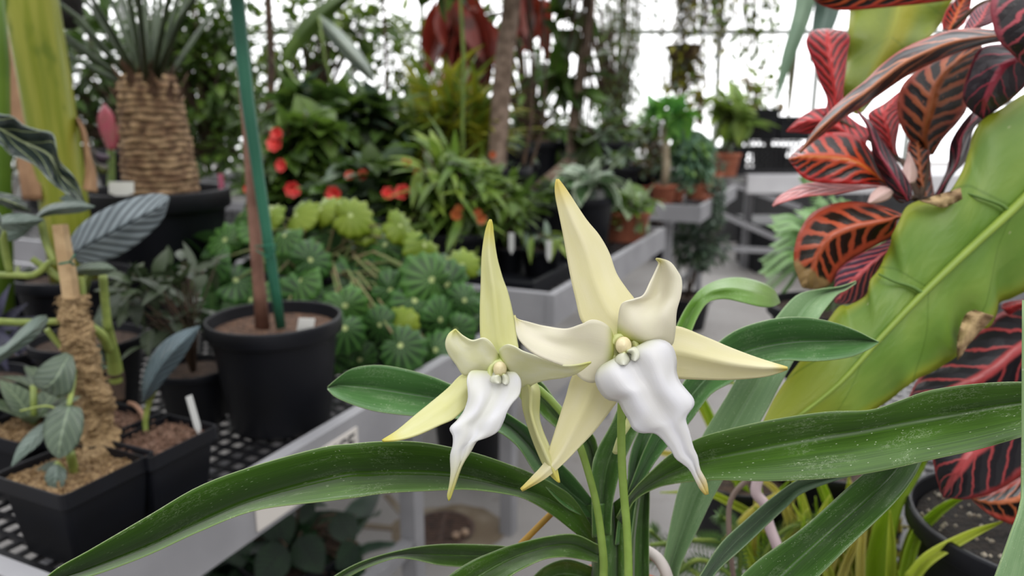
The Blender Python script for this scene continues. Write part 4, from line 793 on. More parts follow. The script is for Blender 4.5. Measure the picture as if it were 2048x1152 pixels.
# plant in the second pot row with thick green stem
c2 = sq_at(185, 905, .115); al0 = thing('alocasia', 'thick green stem with a dark grey leaf, rooted in the pot behind the moss pole', 'alocasia', c2); square_pot(al0, c2, .115, .10, soil=plain('pinkish_grit', '#8b6b5a', '#5c4434', .9, 240, .9))
ptube('stem', [(232, 765, 1.0), (230, 735, .99), (222, 690, .97), (213, 640, .95)], [.0105, .0095, .0075, .0055], PST, al0); ptube('stem_base', [(232, 800, 1.0), (232, 760, 1.0), (230, 742, .992)], [.011, .0115, .0105], DSTEM, al0)
pleaf([(200, 620), (188, 640), (192, 665), (212, 690)], [(210, 620), (222, 645), (224, 670), (214, 692)], [(.96, .96, .96), (.96, .95, .96), (.96, .96, .96)], GRN, al0)
c3 = sq_at(300, 925, .105); al = thing('alocasia', 'small pot at centre left with one pointed blue grey leaf and a white label', 'alocasia', c3); square_pot(al, c3, .105, .10, soil=plain('pinkish_grit', '#8b6b5a', '#5c4434', .9, 240, .9))
pleaf([(285, 806), (284, 765), (298, 720), (325, 685), (360, 663), (400, 651)], [(287, 806), (305, 790), (335, 755), (362, 722), (382, 690), (401, 653)], [(.93, .92, .93), (.93, .90, .92), (.92, .90, .92), (.93, .93, .93)], vein_leaf('#45545a', '#51626a', '#6d7f84', 9, 2.4, .1, .03, .42), al)
ptube('petiole', [(292, 875, .95), (291, 840, .95), (300, 800, .945), (318, 760, .92)], .0035, PST, al); ptube('petiole', [(292, 872, .955), (288, 835, .96), (272, 812, .98), (258, 806, 1.0)], .003, plain('pink_stem', '#8c6a55'), al)
ptube('stem', [(296, 905, .95), (293, 885, .95), (292, 865, .95)], [.008, .006, .004], DSTEM, al)
label_stick('white plant label leaning in the small pot at centre left', c3 + U * .035 - N * .038 + Z * .088, .055, .0095, plain('grey_white_plastic', '#b9bab8'), (-.22, .1), dirx=U)
label_stick('pale plant label standing just right of the moss pole', c2 - U * .03 - N * .035 + Z * .088, .05, .02, plain('grey_white_plastic', '#b9bab8'), (-.1, .1), dirx=U)
# silver leaf with dark ribs
c4 = V((*W(165, 600, 1.18).to_2d(), .762)); sa = thing('alocasia', 'alocasia with a large silver leaf ribbed in dark grey, standing behind the moss pole', 'alocasia', c4); round_pot(sa, c4, .085, .13)
pleaf([(140, 507), (137, 484), (160, 451), (193, 427), (233, 407), (283, 391), (320, 387), (338, 393)], [(150, 510), (160, 527), (193, 527), (233, 514), (267, 494), (300, 467), (327, 437), (339, 398)], [(.97, .96, .965), (.96, .94, .95), (.95, .93, .945), (.95, .945, .95)], vein_leaf('#747f84', '#848f94', '#1c262c', 11, 2.0, .32, .03, .6), sa, matched=True, label='silver leaf blade with dark ribs')
ptube('petiole', [(165, 600, 1.12), (175, 560, 1.05), (205, 500, .98), (228, 466, .955)], [.006, .005, .0035, .003], PST, sa)
# black leaf with white ribs, top left
c5 = V((*W(-90, 600, 1.0).to_2d(), .762)); ba = thing('alocasia', 'alocasia with wavy black green leaves ribbed in pale green at the left edge', 'alocasia', c5); round_pot(ba, c5, .075, .12)
ZEB = vein_leaf('#26302c', '#36423e', '#a3b07e', 5, 2.6, .07, .04, .35, '#8d9a90')
pleaf([(-30, 215), (0, 228), (25, 232), (48, 250), (78, 260), (105, 266), (112, 290), (118, 320), (138, 342), (154, 362), (168, 402)], [(-40, 280), (0, 288), (18, 308), (45, 318), (72, 332), (90, 352), (108, 370), (125, 382), (140, 392), (152, 398), (167, 404)], [(.80, .80, .80), (.81, .825, .80), (.82, .835, .81), (.83, .84, .82), (.84, .84, .84)], ZEB, ba, wave=.006, wfreq=9)
pleaf([(-30, 380), (0, 385), (30, 392), (52, 408), (60, 420)], [(-30, 420), (0, 410), (20, 418), (42, 422), (60, 424)], [(.86, .86, .86), (.86, .85, .86), (.87, .87, .87)], ZEB, ba)
pleaf([(-25, 425), (0, 428), (4, 460)], [(-25, 470), (-5, 480), (4, 464)], [(.8, .8, .8), (.8, .8, .8)], ZEB, ba)
pleaf([(118, 398), (140, 385), (160, 392)], [(125, 402), (150, 408), (172, 405)], [(.9, .9, .9), (.9, .9, .9)], GRYL, ba)
ptube('petiole', [(-90, 640, .98), (-70, 480, .90), (-40, 330, .82), (-20, 262, .81)], [.005, .004, .003], PST, ba)
pleaf([(0, 470), (20, 452), (45, 446), (72, 436)], [(0, 482), (25, 482), (50, 470), (74, 440)], [(.95, .95, .95), (.94, .93, .94)], GRYL, ba)
# small pots at the left edge
for i, (px, py, lab) in enumerate(((40, 895, 'square black pot of tan bark cut by the left edge, mid height'), (95, 838, 'square black pot with a tan stake, second row at left'), (20, 590, 'black square pot of brown grit behind the petioles at far left'))):
    c = sq_at(px, py, .105); sp = thing('potted_cutting', lab, 'potted plant', c, None); square_pot(sp, c, .105, .10)
    rr = random.Random(i); mb = MB(); top = c + Z * .095
    for k in range(5): mb.leaf(top, V((rr.uniform(-1, 1), rr.uniform(-1, .6), rr.uniform(.3, 1))), Z, .08, .035, 'ovate', .5, .3, 0, 8)
    mb.build('foliage', [plain('x', '#000000') and leaf_mat('#3f4f3a', '#54664a', '#7c8c6c')], sp); MB().tube([top, top + V((.0, .01, .05))], .004, 8).build('stem', PST, sp)
    if i == 1: MB().box(top + V((-.01, 0, .02)), (.05, .012, .003), (V((.9, .1, .4)).normalized(), V((-.1, 1, 0)).normalized(), V((-.4, 0, .9)).normalized())).build('tag', plain('pale_wood', '#bfa37c', '#a98c66', .7, 40), sp, smooth=False)
# dark feathery leaf at the left edge and small trailing plant
c6 = V((*W(20, 700, 1.25).to_2d(), .762)); zp = thing('dark_rosette', 'very dark violet fern like rosette in shade at the left edge', 'plant', c6); round_pot(zp, c6, .07, .09)
mb = MB(); cc = P(-10, 660, 1.12)
for k in range(26):
    a = k * .5 - .2 * (k // 8); mb.leaf(c6 + Z * .08 if k % 3 == 0 else cc, V((math.cos(a), -.4 + .3 * math.sin(3 * a), math.sin(a) * .8 + .35)), V((0, -1, .3)), R.uniform(.06, .1), .016, 'lance', .3, .3, 0, 8)
MB().tube([c6 + Z * .08, cc], .004, 6).build('stem', DSTEM, zp)
mb.build('foliage', [leaf_mat('#2a2a36', '#4d4d62', '#6b6b80')], zp)
shrub('trailing_plant', 'small trailing plant with thin dark oval leaves left of the big round pot', 'plant', 1.15, [(320, 560, 70, 38, 46), (350, 640, 45, 50, 34), (270, 590, 45, 40, 22), (395, 545, 35, 22, 10)], (.05, .020, 'ovate'),
      (leaf_mat('#2a3622', '#3a4a2e', '#56663f'), leaf_mat('#3c4a30', '#2e3a26')), base=335, pot=(.06, .09, BLACKP), stems=9, stem_r=.0022, seed=3, nu=8)
# large round pot with a brown stem and green stake
c7 = V((*G(528, 890, .762).to_2d(), .762)); c7.y += .09; bp = thing('potted_tree', 'slim brown trunk in the big round black pot beside a green stake', 'potted tree', c7)
dpt = 1.12; hh = .178; rw = .103
round_pot(bp, c7, rw, hh, BLACKP, plain('bark_mulch', '#6b4e3a', '#36241a', .9, 150, .9), seg=64)
tb = c7 + V((-.005, 0, hh * .9))
MB().tube([W(526, 662, c7.y), W(517, 560, c7.y), W(505, 400, c7.y + .01), W(497, 280, c7.y + .02), W(478, 60, c7.y + .03), W(466, -80, c7.y + .04)], [.0115, .0095, .0088, .008, .0075, .007], 14).build('trunk', plain('smooth_brown_bark', '#8a6455', '#6f4d40', .75, 25, .5), bp)
MB().tube([W(562, 655, c7.y - .02), W(546, 550, c7.y - .02), W(524, 400, c7.y - .015), W(495, 200, c7.y - .01), W(474, 0, c7.y), W(465, -80, c7.y)], [.0075, .008, .0085, .0095, .0105, .011], 12).build('stake', plain('green_stake', '#1f5a45', '#2c6a52', .4, 8), bp, label='green plastic coated stake')
MB().tube([W(510, 493, c7.y - .035), W(552, 490, c7.y - .04), W(553, 497, c7.y - .03), W(535, 515, c7.y - .035), W(512, 500, c7.y - .03)], .0012, 6).build('tie', plain('green_tie', '#1f6b52'), bp, label='green tie')
mb = MB(); top = W(470, -60, c7.y); rr = random.Random(2)
for k in range(14): mb.leaf(top, V((rr.uniform(-1, 1), rr.uniform(-1, 1), rr.uniform(.2, 1))), Z, .2, .08, 'ovate', .5, .2, 0, 8)
mb.build('foliage', [leaf_mat('#4a6b33', '#5c7d3c')], bp)
rr = random.Random(9)
label_stick('crumpled white label stuck in the rim of the big round pot', (c7.x + .062, c7.y - .066, .762 + hh * .86), .042, .024, WHITEP, (.25, -.1), dirx=V((1, .5, 0)))

# palmate begonia hanging over the bench
bx = W(640, 600, 1.62); bg_ = thing('begonia', 'sprawling begonia mound with round pleated green leaves, lime ones on top', 'begonia', (bx.x, bx.y, .762)); round_pot(bg_, (bx.x, bx.y, .762), .12, .16)
PB = palm_leaf_mat('#2c5220', '#3a6629', '#5a8440', 13, '#1d3a16'); PL = palm_leaf_mat('#66801a', '#7c9024', '#909f38', 13); PM = palm_leaf_mat('#3d6828', '#4c7a32', '#6c944c', 13, '#2c4a1c')
rr = random.Random(12); top = V((bx.x, bx.y, .92)); stm = MB()
def roundleaf(p, nrm, r, mat, rr):
    nrm = V(nrm).normalized(); a = nrm.orthogonal().normalized(); a = Matrix.Rotation(rr.random() * 6.28, 3, nrm) @ a; b_ = nrm.cross(a); n = 44; mb = MB(); vs = []; uvs = []; rings = 6
    for i in range(rings + 1):
        for k in range(n):
            q = 2 * pi * k / n - pi; ed = 1 + .07 * math.cos(q * 13) + .04 * math.sin(q * 39) ; notch = 1 - .35 * math.exp(-((abs(q) - pi) * 3.0) ** 2)
            rr_ = r * i / rings * (ed if i == rings else 1) * notch * (1 + .18 * math.cos(q)); z = -.38 * r * (i / rings) ** 2 + .07 * r * (i / rings) * math.cos(q * 13) + .12 * r * (i / rings) * math.sin(q * 2 + r * 90)
            vs.append(V(p) + a * (rr_ * math.cos(q)) + b_ * (rr_ * math.sin(q)) + nrm * z); uvs.append((.3 + .45 * i / rings * math.cos(q), .5 + .45 * i / rings * math.sin(q)))
    mb.add(vs, [(i * n + k, i * n + (k + 1) % n, (i + 1) * n + (k + 1) % n, (i + 1) * n + k) for i in range(rings) for k in range(n)], uvs)
    return mb.build('leaf', mat, bg_, thick=.0006)
LV = []   # px, py, radius px, kind
for x, y, r, k in ((610, 590, 62, 0), (708, 565, 66, 0), (690, 655, 58, 0), (560, 640, 40, 0), (815, 530, 62, 2), (865, 560, 60, 2), (895, 570, 55, 0), (925, 530, 42, 1), (830, 600, 55, 0), (590, 430, 45, 1), (700, 430, 48, 1), (640, 420, 42, 1), (800, 450, 42, 1), (850, 490, 44, 1),
              (660, 465, 55, 2), (770, 490, 55, 2), (730, 500, 50, 2), (560, 500, 52, 2), (620, 520, 50, 0), (520, 460, 40, 2), (450, 480, 45, 2), (470, 560, 55, 0), (430, 520, 45, 0), (500, 600, 50, 0), (780, 580, 50, 0), (880, 640, 50, 0), (930, 600, 45, 0), (760, 650, 45, 0), (800, 690, 55, 0), (870, 700, 50, 0), (720, 720, 45, 0), (800, 655, 40, 1),
              (650, 700, 60, 0), (600, 560, 50, 2), (540, 430, 40, 1), (570, 470, 42, 2), (750, 540, 50, 0), (910, 660, 40, 0), (690, 610, 55, 2), (480, 430, 40, 2), (640, 590, 45, 0), (735, 450, 40, 1)):
    LV.append((x, y, r, k))
for x, y, r, k in LV:
    f_ = (y - 400) / 340; Yd = 1.68 - .42 * f_ + rr.uniform(-.08, .08); Yd = max(Yd, 1.23)
    p = W(x, y, Yd); rad = r * Yd / F * .92; nrm = (rr.uniform(-.75, .75) + (x - 660) / 900, -.5 - .45 * f_ + rr.uniform(-.35, .25), .75 - .55 * f_ + rr.uniform(-.3, .4))
    o = roundleaf(p, nrm, rad, (PB, PL, PM)[k], rr)
    stm.tube([top + V((rr.uniform(-.06, .06), rr.uniform(-.06, .06), -.02)), top.lerp(p, .5) + V((0, .03, .04)), p - V(nrm).normalized() * .003], [.004, .003, .002], 6)
stm.build('stems', plain('begonia_stem', '#7a6a4a', '#6a7a44', .7, 40), bg_)
mb = MB()
blob(mb, W(640, 560, 1.72), (.24, .15, .14), 90, .10, .09, 'round', rr); blob(mb, W(830, 610, 1.6), (.15, .12, .12), 60, .10, .09, 'round', rr); blob(mb, W(480, 540, 1.75), (.12, .12, .12), 40, .10, .09, 'round', rr)
mb.build('inner_foliage', [leaf_mat('#2f4f28', '#3c5f30', '#54743c')], bg_)

# cycad with its thick trunk
cy = V((*G(318, 640, .762).to_2d(), .762)); cy.y += .05; cyc = thing('cycad', 'cycad with thick scaly brown trunk and long dark leaf stalks in a wide black pot', 'cycad', cy)
round_pot(cyc, cy, .168, .315, BLACKP, SOIL, seg=56)
ct = MB(); zt0 = cy.z + .26; ztop = W(300, 150, cy.y).z; n = 64; rows = 120; vs = []; xb = W(325, 380, cy.y).x; xt = W(298, 180, cy.y).x
for i in range(rows + 1):
    s = i / rows; z = zt0 + (ztop - zt0) * s; r0 = .094 - .022 * s ; cx = cy.x * 0 + xb + (xt - xb) * s
    for k in range(n):
        a = 2 * pi * k / n; row = s * 21 + .45 * noise.noise(V((math.cos(a) * 1.6, math.sin(a) * 1.6, s * 5))); fi = math.floor(row); off = .5 * (fi % 2) + .6 * noise.noise(V((fi * 1.9, 7, 0))); nb = 9 + (fi * 7) % 4
        cell = (k / n * nb + off + .3 * noise.noise(V((fi * 3.1, 0, 0)))) % 1; br = math.sin(pi * (row - fi)) ** .6 * (math.sin(pi * cell) ** .45)
        r = r0 * (.90 + .10 * br * (.7 + .5 * noise.noise(V((fi * 2.3, math.floor(k / n * nb + off) * 1.7, 0)))) + .05 * noise.noise(V((math.cos(a) * 4, math.sin(a) * 4, z * 60))))
        if s > .86: r *= 1 + .1 * noise.noise(V((math.cos(a) * 5, math.sin(a) * 5, z * 30))) - (s - .86) * 1.4
        vs.append((cx + r * math.cos(a), cy.y + r * math.sin(a), z))
ct.add(vs, [(i * n + k, i * n + (k + 1) % n, (i + 1) * n + (k + 1) % n, (i + 1) * n + k) for i in range(rows) for k in range(n)] + [tuple(rows * n + k for k in range(n))])
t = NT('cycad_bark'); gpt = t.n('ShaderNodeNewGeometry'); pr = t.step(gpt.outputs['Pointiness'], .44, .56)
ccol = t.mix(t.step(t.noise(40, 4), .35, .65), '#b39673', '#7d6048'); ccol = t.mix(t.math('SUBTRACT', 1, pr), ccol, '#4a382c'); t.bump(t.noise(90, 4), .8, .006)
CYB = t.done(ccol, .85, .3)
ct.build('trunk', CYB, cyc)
rr = random.Random(8); cap_ = MB()
for k in range(70):
    a = rr.random() * 6.28; zz = ztop - rr.uniform(-.02, .06); r = .07 * rr.uniform(.3, 1.05)
    cap_.leaf((xt + r * math.cos(a), cy.y + r * math.sin(a), zz - .02), (math.cos(a) * .35, math.sin(a) * .35, 1), V((math.cos(a), math.sin(a), 0)), rr.uniform(.03, .055), .018, 'lance', -.3, .3)
cap_.build('crown_scales', plain('brown_wool', '#54402f', '#75594a', .95, 60), cyc)
PETC = plain('dark_petiole', '#33402c', '#46543c', .5, 20); LEAFC = leaf_mat('#40592c', '#546e36')
ends = [(-60, -25, 0), (-20, 20, .1), (30, -60, -.1), (100, -80, .15), (150, -60, -.2), (190, -80, .1), (240, -90, -.15), (285, -90, .2), (270, -80, -.3), (330, -90, .2), (355, -80, -.2), (400, -80, .25), (430, -60, -.2), (380, -90, .1), (-80, 40, .3), (60, -20, .35), (210, -100, .4), (310, -100, .45), (460, -20, .4)]
for i, (ex, ey, dy) in enumerate(ends):
    e = W(ex, ey, cy.y + dy); b_ = V((xt + (e.x - xt) * .09, cy.y + dy * .12, ztop - .03)); out = (e - b_)
    m_ = b_.lerp(e, .5) + Z * .03 * (1 if abs(e.x - xt) > .2 else .2); far = e + out * .7 - Z * .08
    f_ = MB(); f_.tube([b_, m_, e, far], [.0075, .006, .005, .003], 8, 0)
    side = out.cross(Z).normalized(); o2 = out.normalized()
    for s in range(10):                      # leaflets start beyond the bare stalk
        q = crs([tuple(b_), tuple(m_), tuple(e), tuple(far)], .86 + .13 * s / 9)
        for sg_ in (-1, 1): f_.leaf(q, side * sg_ + o2 * .7 + Z * .1, Z, .15, .018, 'lance', .3, .2, 1, 4)
    f_.build('leaf_stalk', [PETC, LEAFC], cyc)
label_stick('white rounded plant label on the rim of the cycad pot', V((*W(242, 385, cy.y - .14).to_2d(), W(242, 394, cy.y - .14).z)), .034, .056, WHITEP, (0, .2), dirx=V((1, 0, 0)))
label_stick('pink plant label behind the cycad at right of its trunk', V((*W(443, 372, cy.y + .1).to_2d(), W(443, 375, cy.y + .1).z - .02)), .055, .014, plain('pink_plastic', '#c06a84'), dirx=V((1, 0, 0)))

# banana like stalk at left
bs = V((*W(150, 560, 1.5).to_2d(), .762)); bn = thing('banana_plant', 'thick yellow green banana stalk with brown papery sheaths at upper left', 'banana plant', bs); round_pot(bn, bs, .11, .17)
t = NT('banana_stalk'); cc_ = t.mix(t.step(t.noise(1, 3, t.uvmap(3, 14)), .35, .65), '#7f8a24', '#9a9c3c'); cc_ = t.mix(t.step(t.noise(1, 3, t.uvmap(5, 6)), .6, .7), cc_, '#6a7a1c'); BST = t.done(cc_, .4, .5)
MB().tube([bs + Z * .14, W(130, 420, 1.5), W(112, 300, 1.5), W(88, 150, 1.5), W(62, 0, 1.5), W(50, -120, 1.5)], [.045, .044, .045, .046, .047, .047], 22).build('stalk', BST, bn)
TAN = plain('dry_sheath', '#a5805e', '#7d5a3c', .7, 12, .5)
blade('dry_sheath', [(45, 400), (30, 300), (18, 200), (10, 120), (2, 60), (-10, 0)], [(85, 400), (75, 300), (60, 200), (45, 130), (30, 70), (15, 0)], [(1.47, 1.45, 1.45), (1.48, 1.46, 1.455), (1.5, 1.48, 1.48)], TAN, bn, label='brown papery sheath on the left of the stalk')
blade('dry_sheath', [(150, 235), (160, 265), (168, 300), (170, 340), (165, 380)], [(156, 235), (172, 262), (182, 310), (192, 345), (195, 385)], [(1.48, 1.46, 1.47), (1.45, 1.43, 1.45)], TAN, bn, label='brown papery sheath on the right of the stalk')
blade('leaf', [(30, -60), (80, -80), (160, -120)], [(60, -40), (120, -30), (200, -60)], [(1.5, 1.48, 1.5), (1.7, 1.68, 1.7)], leaf_mat('#6a8a2c', '#7f9a3c'), bn)
s2 = V((*W(-8, 560, 1.35).to_2d(), .762)); gs = thing('green_stalk', 'smooth bright green stalk cut off by the left edge at the top', 'plant', s2); round_pot(gs, s2, .06, .08)
MB().tube([s2 + Z * .07, W(0, 300, 1.35), W(0, 120, 1.35), W(-14, -60, 1.35)], [.016, .017, .015, .013], 14).build('stalk', leaf_mat('#5c7d24', '#6d8c2c'), gs)
blade('leaf', [(-20, 80), (-5, 30), (5, -20), (5, -60)], [(0, 70), (14, 20), (18, -20), (25, -60)], [(1.3, 1.29, 1.3), (1.3, 1.28, 1.3)], leaf_mat('#6f8f24', '#84a030'), gs)
# hanging root basket
hb = P(128, 10, 1.9); hk = thing('hanging_basket', 'dark shaggy hanging basket cut off by the top edge at left', 'basket', hb)
mb = MB(); mb.lathe((hb.x, hb.y, hb.z - .06), [(.001, 0), (.025, .005), (.04, .03), (.045, .08), (.045, .16)], 24)
for _ in range(500):
    a = rr.random() * 6.28; z = rr.uniform(-.05, .1); q = V((hb.x + .042 * math.cos(a), hb.y + .042 * math.sin(a), hb.z + z)); mb.leaf(q, (math.cos(a), math.sin(a), -.6), Z, .014, .0016, 'lance', nu=2)
mb.build('basket', plain('black_fibre', '#1b1a18', '#2c2926', .95, 80), hk); MB().tube([(hb.x, hb.y, hb.z + .05), (hb.x, hb.y, hb.z + 1.2)], .002, 5).build('hanger', DSTEM, hk)
# bromeliad with pink leaf
bm = V((*W(205, 560, 2.05).to_2d(), .762)); br = thing('bromeliad', 'bromeliad with one upright pink leaf left of the cycad trunk', 'bromeliad', bm); round_pot(br, bm, .09, .2)
ptube('stem', [(215, 480, 2.0), (222, 380, 2.02), (222, 300, 2.03)], .01, STEMG, br)
blade('pink_leaf', [(215, 300), (200, 265), (195, 235), (207, 208)], [(228, 300), (232, 270), (228, 232), (210, 208)], [(2.0, 1.98, 2.0), (2.02, 2.0, 2.02)], plain('pink_leaf', '#a5344c', '#8c4a44', .5, 12), br, nu=16, nv=6, label='upright pink leaf')
blade('leaf', [(222, 300), (230, 260), (240, 235)], [(232, 300), (240, 262), (242, 238)], [(2.05, 2.05, 2.05), (2.07, 2.07, 2.07)], plain('pink_leaf', '#a5344c', '#8c4a44', .5, 12), br, nu=10, nv=4)
for pts in (([(218, 310), (190, 300), (165, 250)], [(222, 320), (195, 320), (168, 252)]), ([(215, 330), (195, 325), (180, 300)], [(218, 345), (200, 345), (181, 304)])):
    blade('leaf', pts[0], pts[1], [(2.0, 1.99, 2.0), (1.95, 1.94, 1.95)], leaf_mat('#7c8a2c', '#5c4a5c'), br, nu=12, nv=4)

# ================================================================ plants on the benches behind
LM = leaf_mat
DG = (LM('#34481e', '#4a6226', trans=.35), LM('#3e5628', '#526e32', trans=.35)); MG = (LM('#4c6626', '#647f34', trans=.35), LM('#3a5420', '#50702a', trans=.35)); LG = (LM('#6c8832', '#869c3e', trans=.35), LM('#55742a', '#6a8834', trans=.35))
YG = (LM('#94982c', '#acac3c', trans=.4), LM('#6c8430', '#80963a', trans=.35)); GG = (LM('#5c6f5c', '#74876c'), LM('#46584a', '#566a56')); BRN = (LM('#6a5c3a', '#7c6a44'),)
RED = LM('#c23a34', '#d8443a'); RD = LM('#7a2a20', '#96402c'); REDF = plain('red_flower', '#e04040', '#ec5a50', .5, 40); ORF = plain('salmon_flower', '#c25844', '#b04c3a', .5, 40); ORG = plain('orange_pitcher', '#c0703c', '#a65030', .5, 30)
BP = lambda r, h: (r, h, BLACKP); TP = lambda r, h: (r, h, TERRA)
S = shrub
# between the cycad and the middle bench
S('red_flowered_shrub', 'leafy shrub with a drooping red flower spike right of the green stake', 'shrub', 2.5, [(590, 300, 62, 60, 120), (570, 380, 75, 45, 110), (640, 260, 40, 35, 40)], (.13, .06, 'ovate'), (MG[0], LG[1], DG[1]), base=600, pot=BP(.12, .2), seed=21, flowers=[(555, 268, 14), (552, 288, 19), (565, 331, 15), (585, 378, 18), (497, 378, 10)], fcol=[REDF])
S('begonia', 'red flowering begonia with dark green leaves behind the mound of round leaves', 'begonia', 2.25, [(700, 400, 80, 50, 150), (790, 395, 75, 50, 140), (750, 340, 70, 30, 70)], (.10, .07, 'ovate'), (DG[0], GG[0], MG[1]), base=740, pot=BP(.13, .2), seed=22, flowers=[(670, 389, 20), (776, 388, 15), (806, 386, 18), (829, 384, 12), (728, 350, 13), (700, 352, 11), (815, 323, 11), (833, 345, 9)], fcol=[REDF, REDF, REDF, REDF, ORF, ORF])
S('lance_leaved_shrub', 'shrub with drooping lance shaped dark leaves left of the tall strap leaves', 'shrub', 3.1, [(690, 240, 95, 60, 130), (600, 225, 60, 45, 70), (760, 270, 50, 60, 60)], (.26, .065, 'lance'), (DG[1], MG[0], GG[1]), base=690, pot=BP(.14, .25), seed=23, upb=.1)
S('strap_leaved_clump', 'tall clump of yellow green strap leaves left of the grey tree trunk', 'plant', 3.3, [(900, 230, 75, 75, 110), (850, 290, 60, 40, 50), (960, 250, 30, 70, 50)], (.34, .035, 'strap'), YG, base=900, pot=BP(.14, .22), seed=24, curl=1.0, upb=.9)
S('pitcher_plant', 'bushy strap leaved plant with hanging orange pitchers left of the upper petals', 'pitcher plant', 2.15, [(880, 350, 65, 70, 90), (930, 400, 60, 70, 95), (850, 420, 45, 35, 40)], (.17, .028, 'lance'), (LG[0], MG[0], LG[1]), base=905, pot=BP(.11, .16), seed=25, upb=.5, curl=1.1, flowers=[(912, 430, 13), (918, 418, 10), (962, 438, 12), (955, 425, 9), (985, 310, 8)], fcol=[ORG])
S('rock_fig', 'low dark shrub between the strap leaves and the small pots on the middle bench', 'shrub', 2.35, [(1010, 430, 45, 45, 60), (985, 370, 40, 30, 36)], (.08, .04, 'ovate'), (MG[0], DG[1]), base=1005, pot=BP(.07, .12), seed=26)
# two trees with visible trunks
TRK = plain('grey_bark', '#8e7a6c', '#665548', .9, 25, .9)
S('tree', 'young tree with a straight grey brown trunk in a black pot, centre of the picture', 'tree', 3.15, [(1010, -150, 220, 70, 260), (900, -60, 100, 50, 70)], (.12, .055, 'ovate'), (DG[0], MG[0]), base=992, pot=BP(.17, .28), trunk=([(994, 330), (1000, 220), (1008, 120), (1022, 20), (1030, -90)], .043, TRK), seed=27)
S('tree', 'leaning grey trunked tree with large glossy leaves just right of the centre trunk', 'tree', 3.5, [(1140, 150, 60, 50, 17), (1150, -150, 150, 60, 90), (1160, 285, 38, 26, 12), (1120, 40, 50, 50, 9)], (.20, .11, 'ovate'), (DG[0], MG[1]), base=1142, pot=BP(.13, .2), trunk=([(1142, 320), (1148, 230), (1165, 130), (1180, 30), (1186, -80)], .026, TRK), seed=28, from_top=True)
for i, (px, Y, r, lb) in enumerate(((1062, 3.3, .010, 'thin dark bare stem between the two grey trunks'), (1088, 3.4, .007, 'thinner dark stem close left of the leaning trunk'), (770, 3.4, .008, 'thin grey stem behind the red flowering begonia'), (540, 3.6, .02, 'dark trunk behind the green stake'), (925, 3.0, .008, 'slim pale green stem rising through the strap leaves'))):
    S('bare_sapling', lb, 'sapling', Y, [(px, -120, 60, 40, 30)], (.10, .05, 'ovate'), (DG[0],), base=px, pot=BP(.08, .15), trunk=([(px, 250), (px + 3, 120), (px - 4, 0), (px, -80)], r, DSTEM if i != 4 else STEMG), seed=40 + i, stems=4)
# backdrop trees: three depths
back = [
 ('tree', 'dark bushy tree behind the banana stalk and cycad', 4.6, [(210, 130, 130, 120, 520), (330, 240, 90, 90, 260), (120, 260, 90, 80, 200)], (.12, .06, 'ovate'), DG, 250, 1),
 ('tree', 'dense green tree between the cycad crown and the green stake', 4.4, [(420, 130, 95, 130, 520), (430, 290, 80, 70, 200), (360, 60, 90, 80, 240)], (.11, .05, 'ovate'), (DG[1], MG[0]), 420, 2),
 ('tree', 'airy tree with small leaves letting sky spots through, left of centre', 5.2, [(600, 60, 130, 80, 300), (720, 60, 100, 80, 250), (560, 190, 90, 60, 160), (680, 230, 90, 50, 180)], (.13, .05, 'lance'), (MG[0], LG[0], DG[1]), 620, 3),
 ('tree', 'airy green tree behind the strap leaved clump', 5.4, [(830, 120, 90, 110, 360), (920, 200, 90, 80, 250), (800, 250, 90, 40, 140)], (.12, .04, 'lance'), (MG[0], YG[1]), 850, 4),
 ('tree', 'tree of small leaves behind the centre trunk', 5.0, [(1060, 120, 70, 150, 170), (1110, 240, 60, 70, 90), (990, 60, 60, 70, 90)], (.10, .045, 'ovate'), (MG[1], LG[1]), 1060, 5),
 ('tree', 'drooping fine leaved grey green tree right of the leaning trunk', 5.6, [(1235, 60, 50, 80, 190), (1215, 170, 50, 60, 190), (1265, 150, 16, 90, 90), (1180, 20, 60, 50, 80)], (.10, .022, 'lance'), (GG[0], MG[0]), 1225, 6),
 ('shrub', 'mid green shrub row plant behind the black pots, right of the leaning trunk', 5.0, [(1215, 260, 60, 45, 170), (1160, 280, 40, 35, 80)], (.10, .04, 'lance'), (LG[1], GG[0]), 1210, 7),
 ('shrub', 'far olive shrub behind the bright green palm top', 6.6, [(1330, 240, 60, 35, 120), (1290, 260, 40, 40, 90)], (.12, .05, 'ovate'), (YG[1], GG[0]), 1320, 8),
]
for nm, lb, Y, bl, lf, ms, bs_, sd in back: S(nm, lb, nm, Y, bl, lf, ms, base=bs_, zb=.0, pot=BP(.2, .32), stems=16, stem_r=.014, seed=60 + sd, nu=3, trunk=([(bs_, 300)], .03, DSTEM) if nm == 'tree' else None)
rows = ((-150, 7.4, 120, 160), (-20, 6.4, 180, 130), (120, 7.0, 160, 120), (260, 6.0, 170, 120), (400, 6.8, 190, 130), (510, 7.6, 200, 80), (640, 6.6, 280, 45), (760, 7.2, 265, 55), (880, 6.5, 260, 60), (1000, 7.3, 275, 45), (1110, 6.4, 290, 40), (1230, 7.6, 275, 25))
for i, (px, Y, py, hy) in enumerate(rows):
    side = ('at far left behind everything', 'behind the banana stalk', 'between banana stalk and bromeliad', 'behind the cycad trunk', 'behind the cycad pot at right', 'left of the airy tree', 'below the airy tree', 'behind the thin grey stem', 'behind the pitcher plant', 'behind the centre trunk', 'behind the leaning trunk', 'behind the row of black pots')[i]
    S('background_shrub', 'far blurred shrub ' + side, 'shrub', Y, [(px, py, 85, hy, 300), (px + 40, 300, 75, 45, 130)], (.14, .06, 'ovate'), (DG, MG, (DG[1], MG[0]))[i % 3], base=px, zb=0, seed=90 + i, nu=3, stems=8, stem_r=.012, pot=BP(.18, .3), group=None)
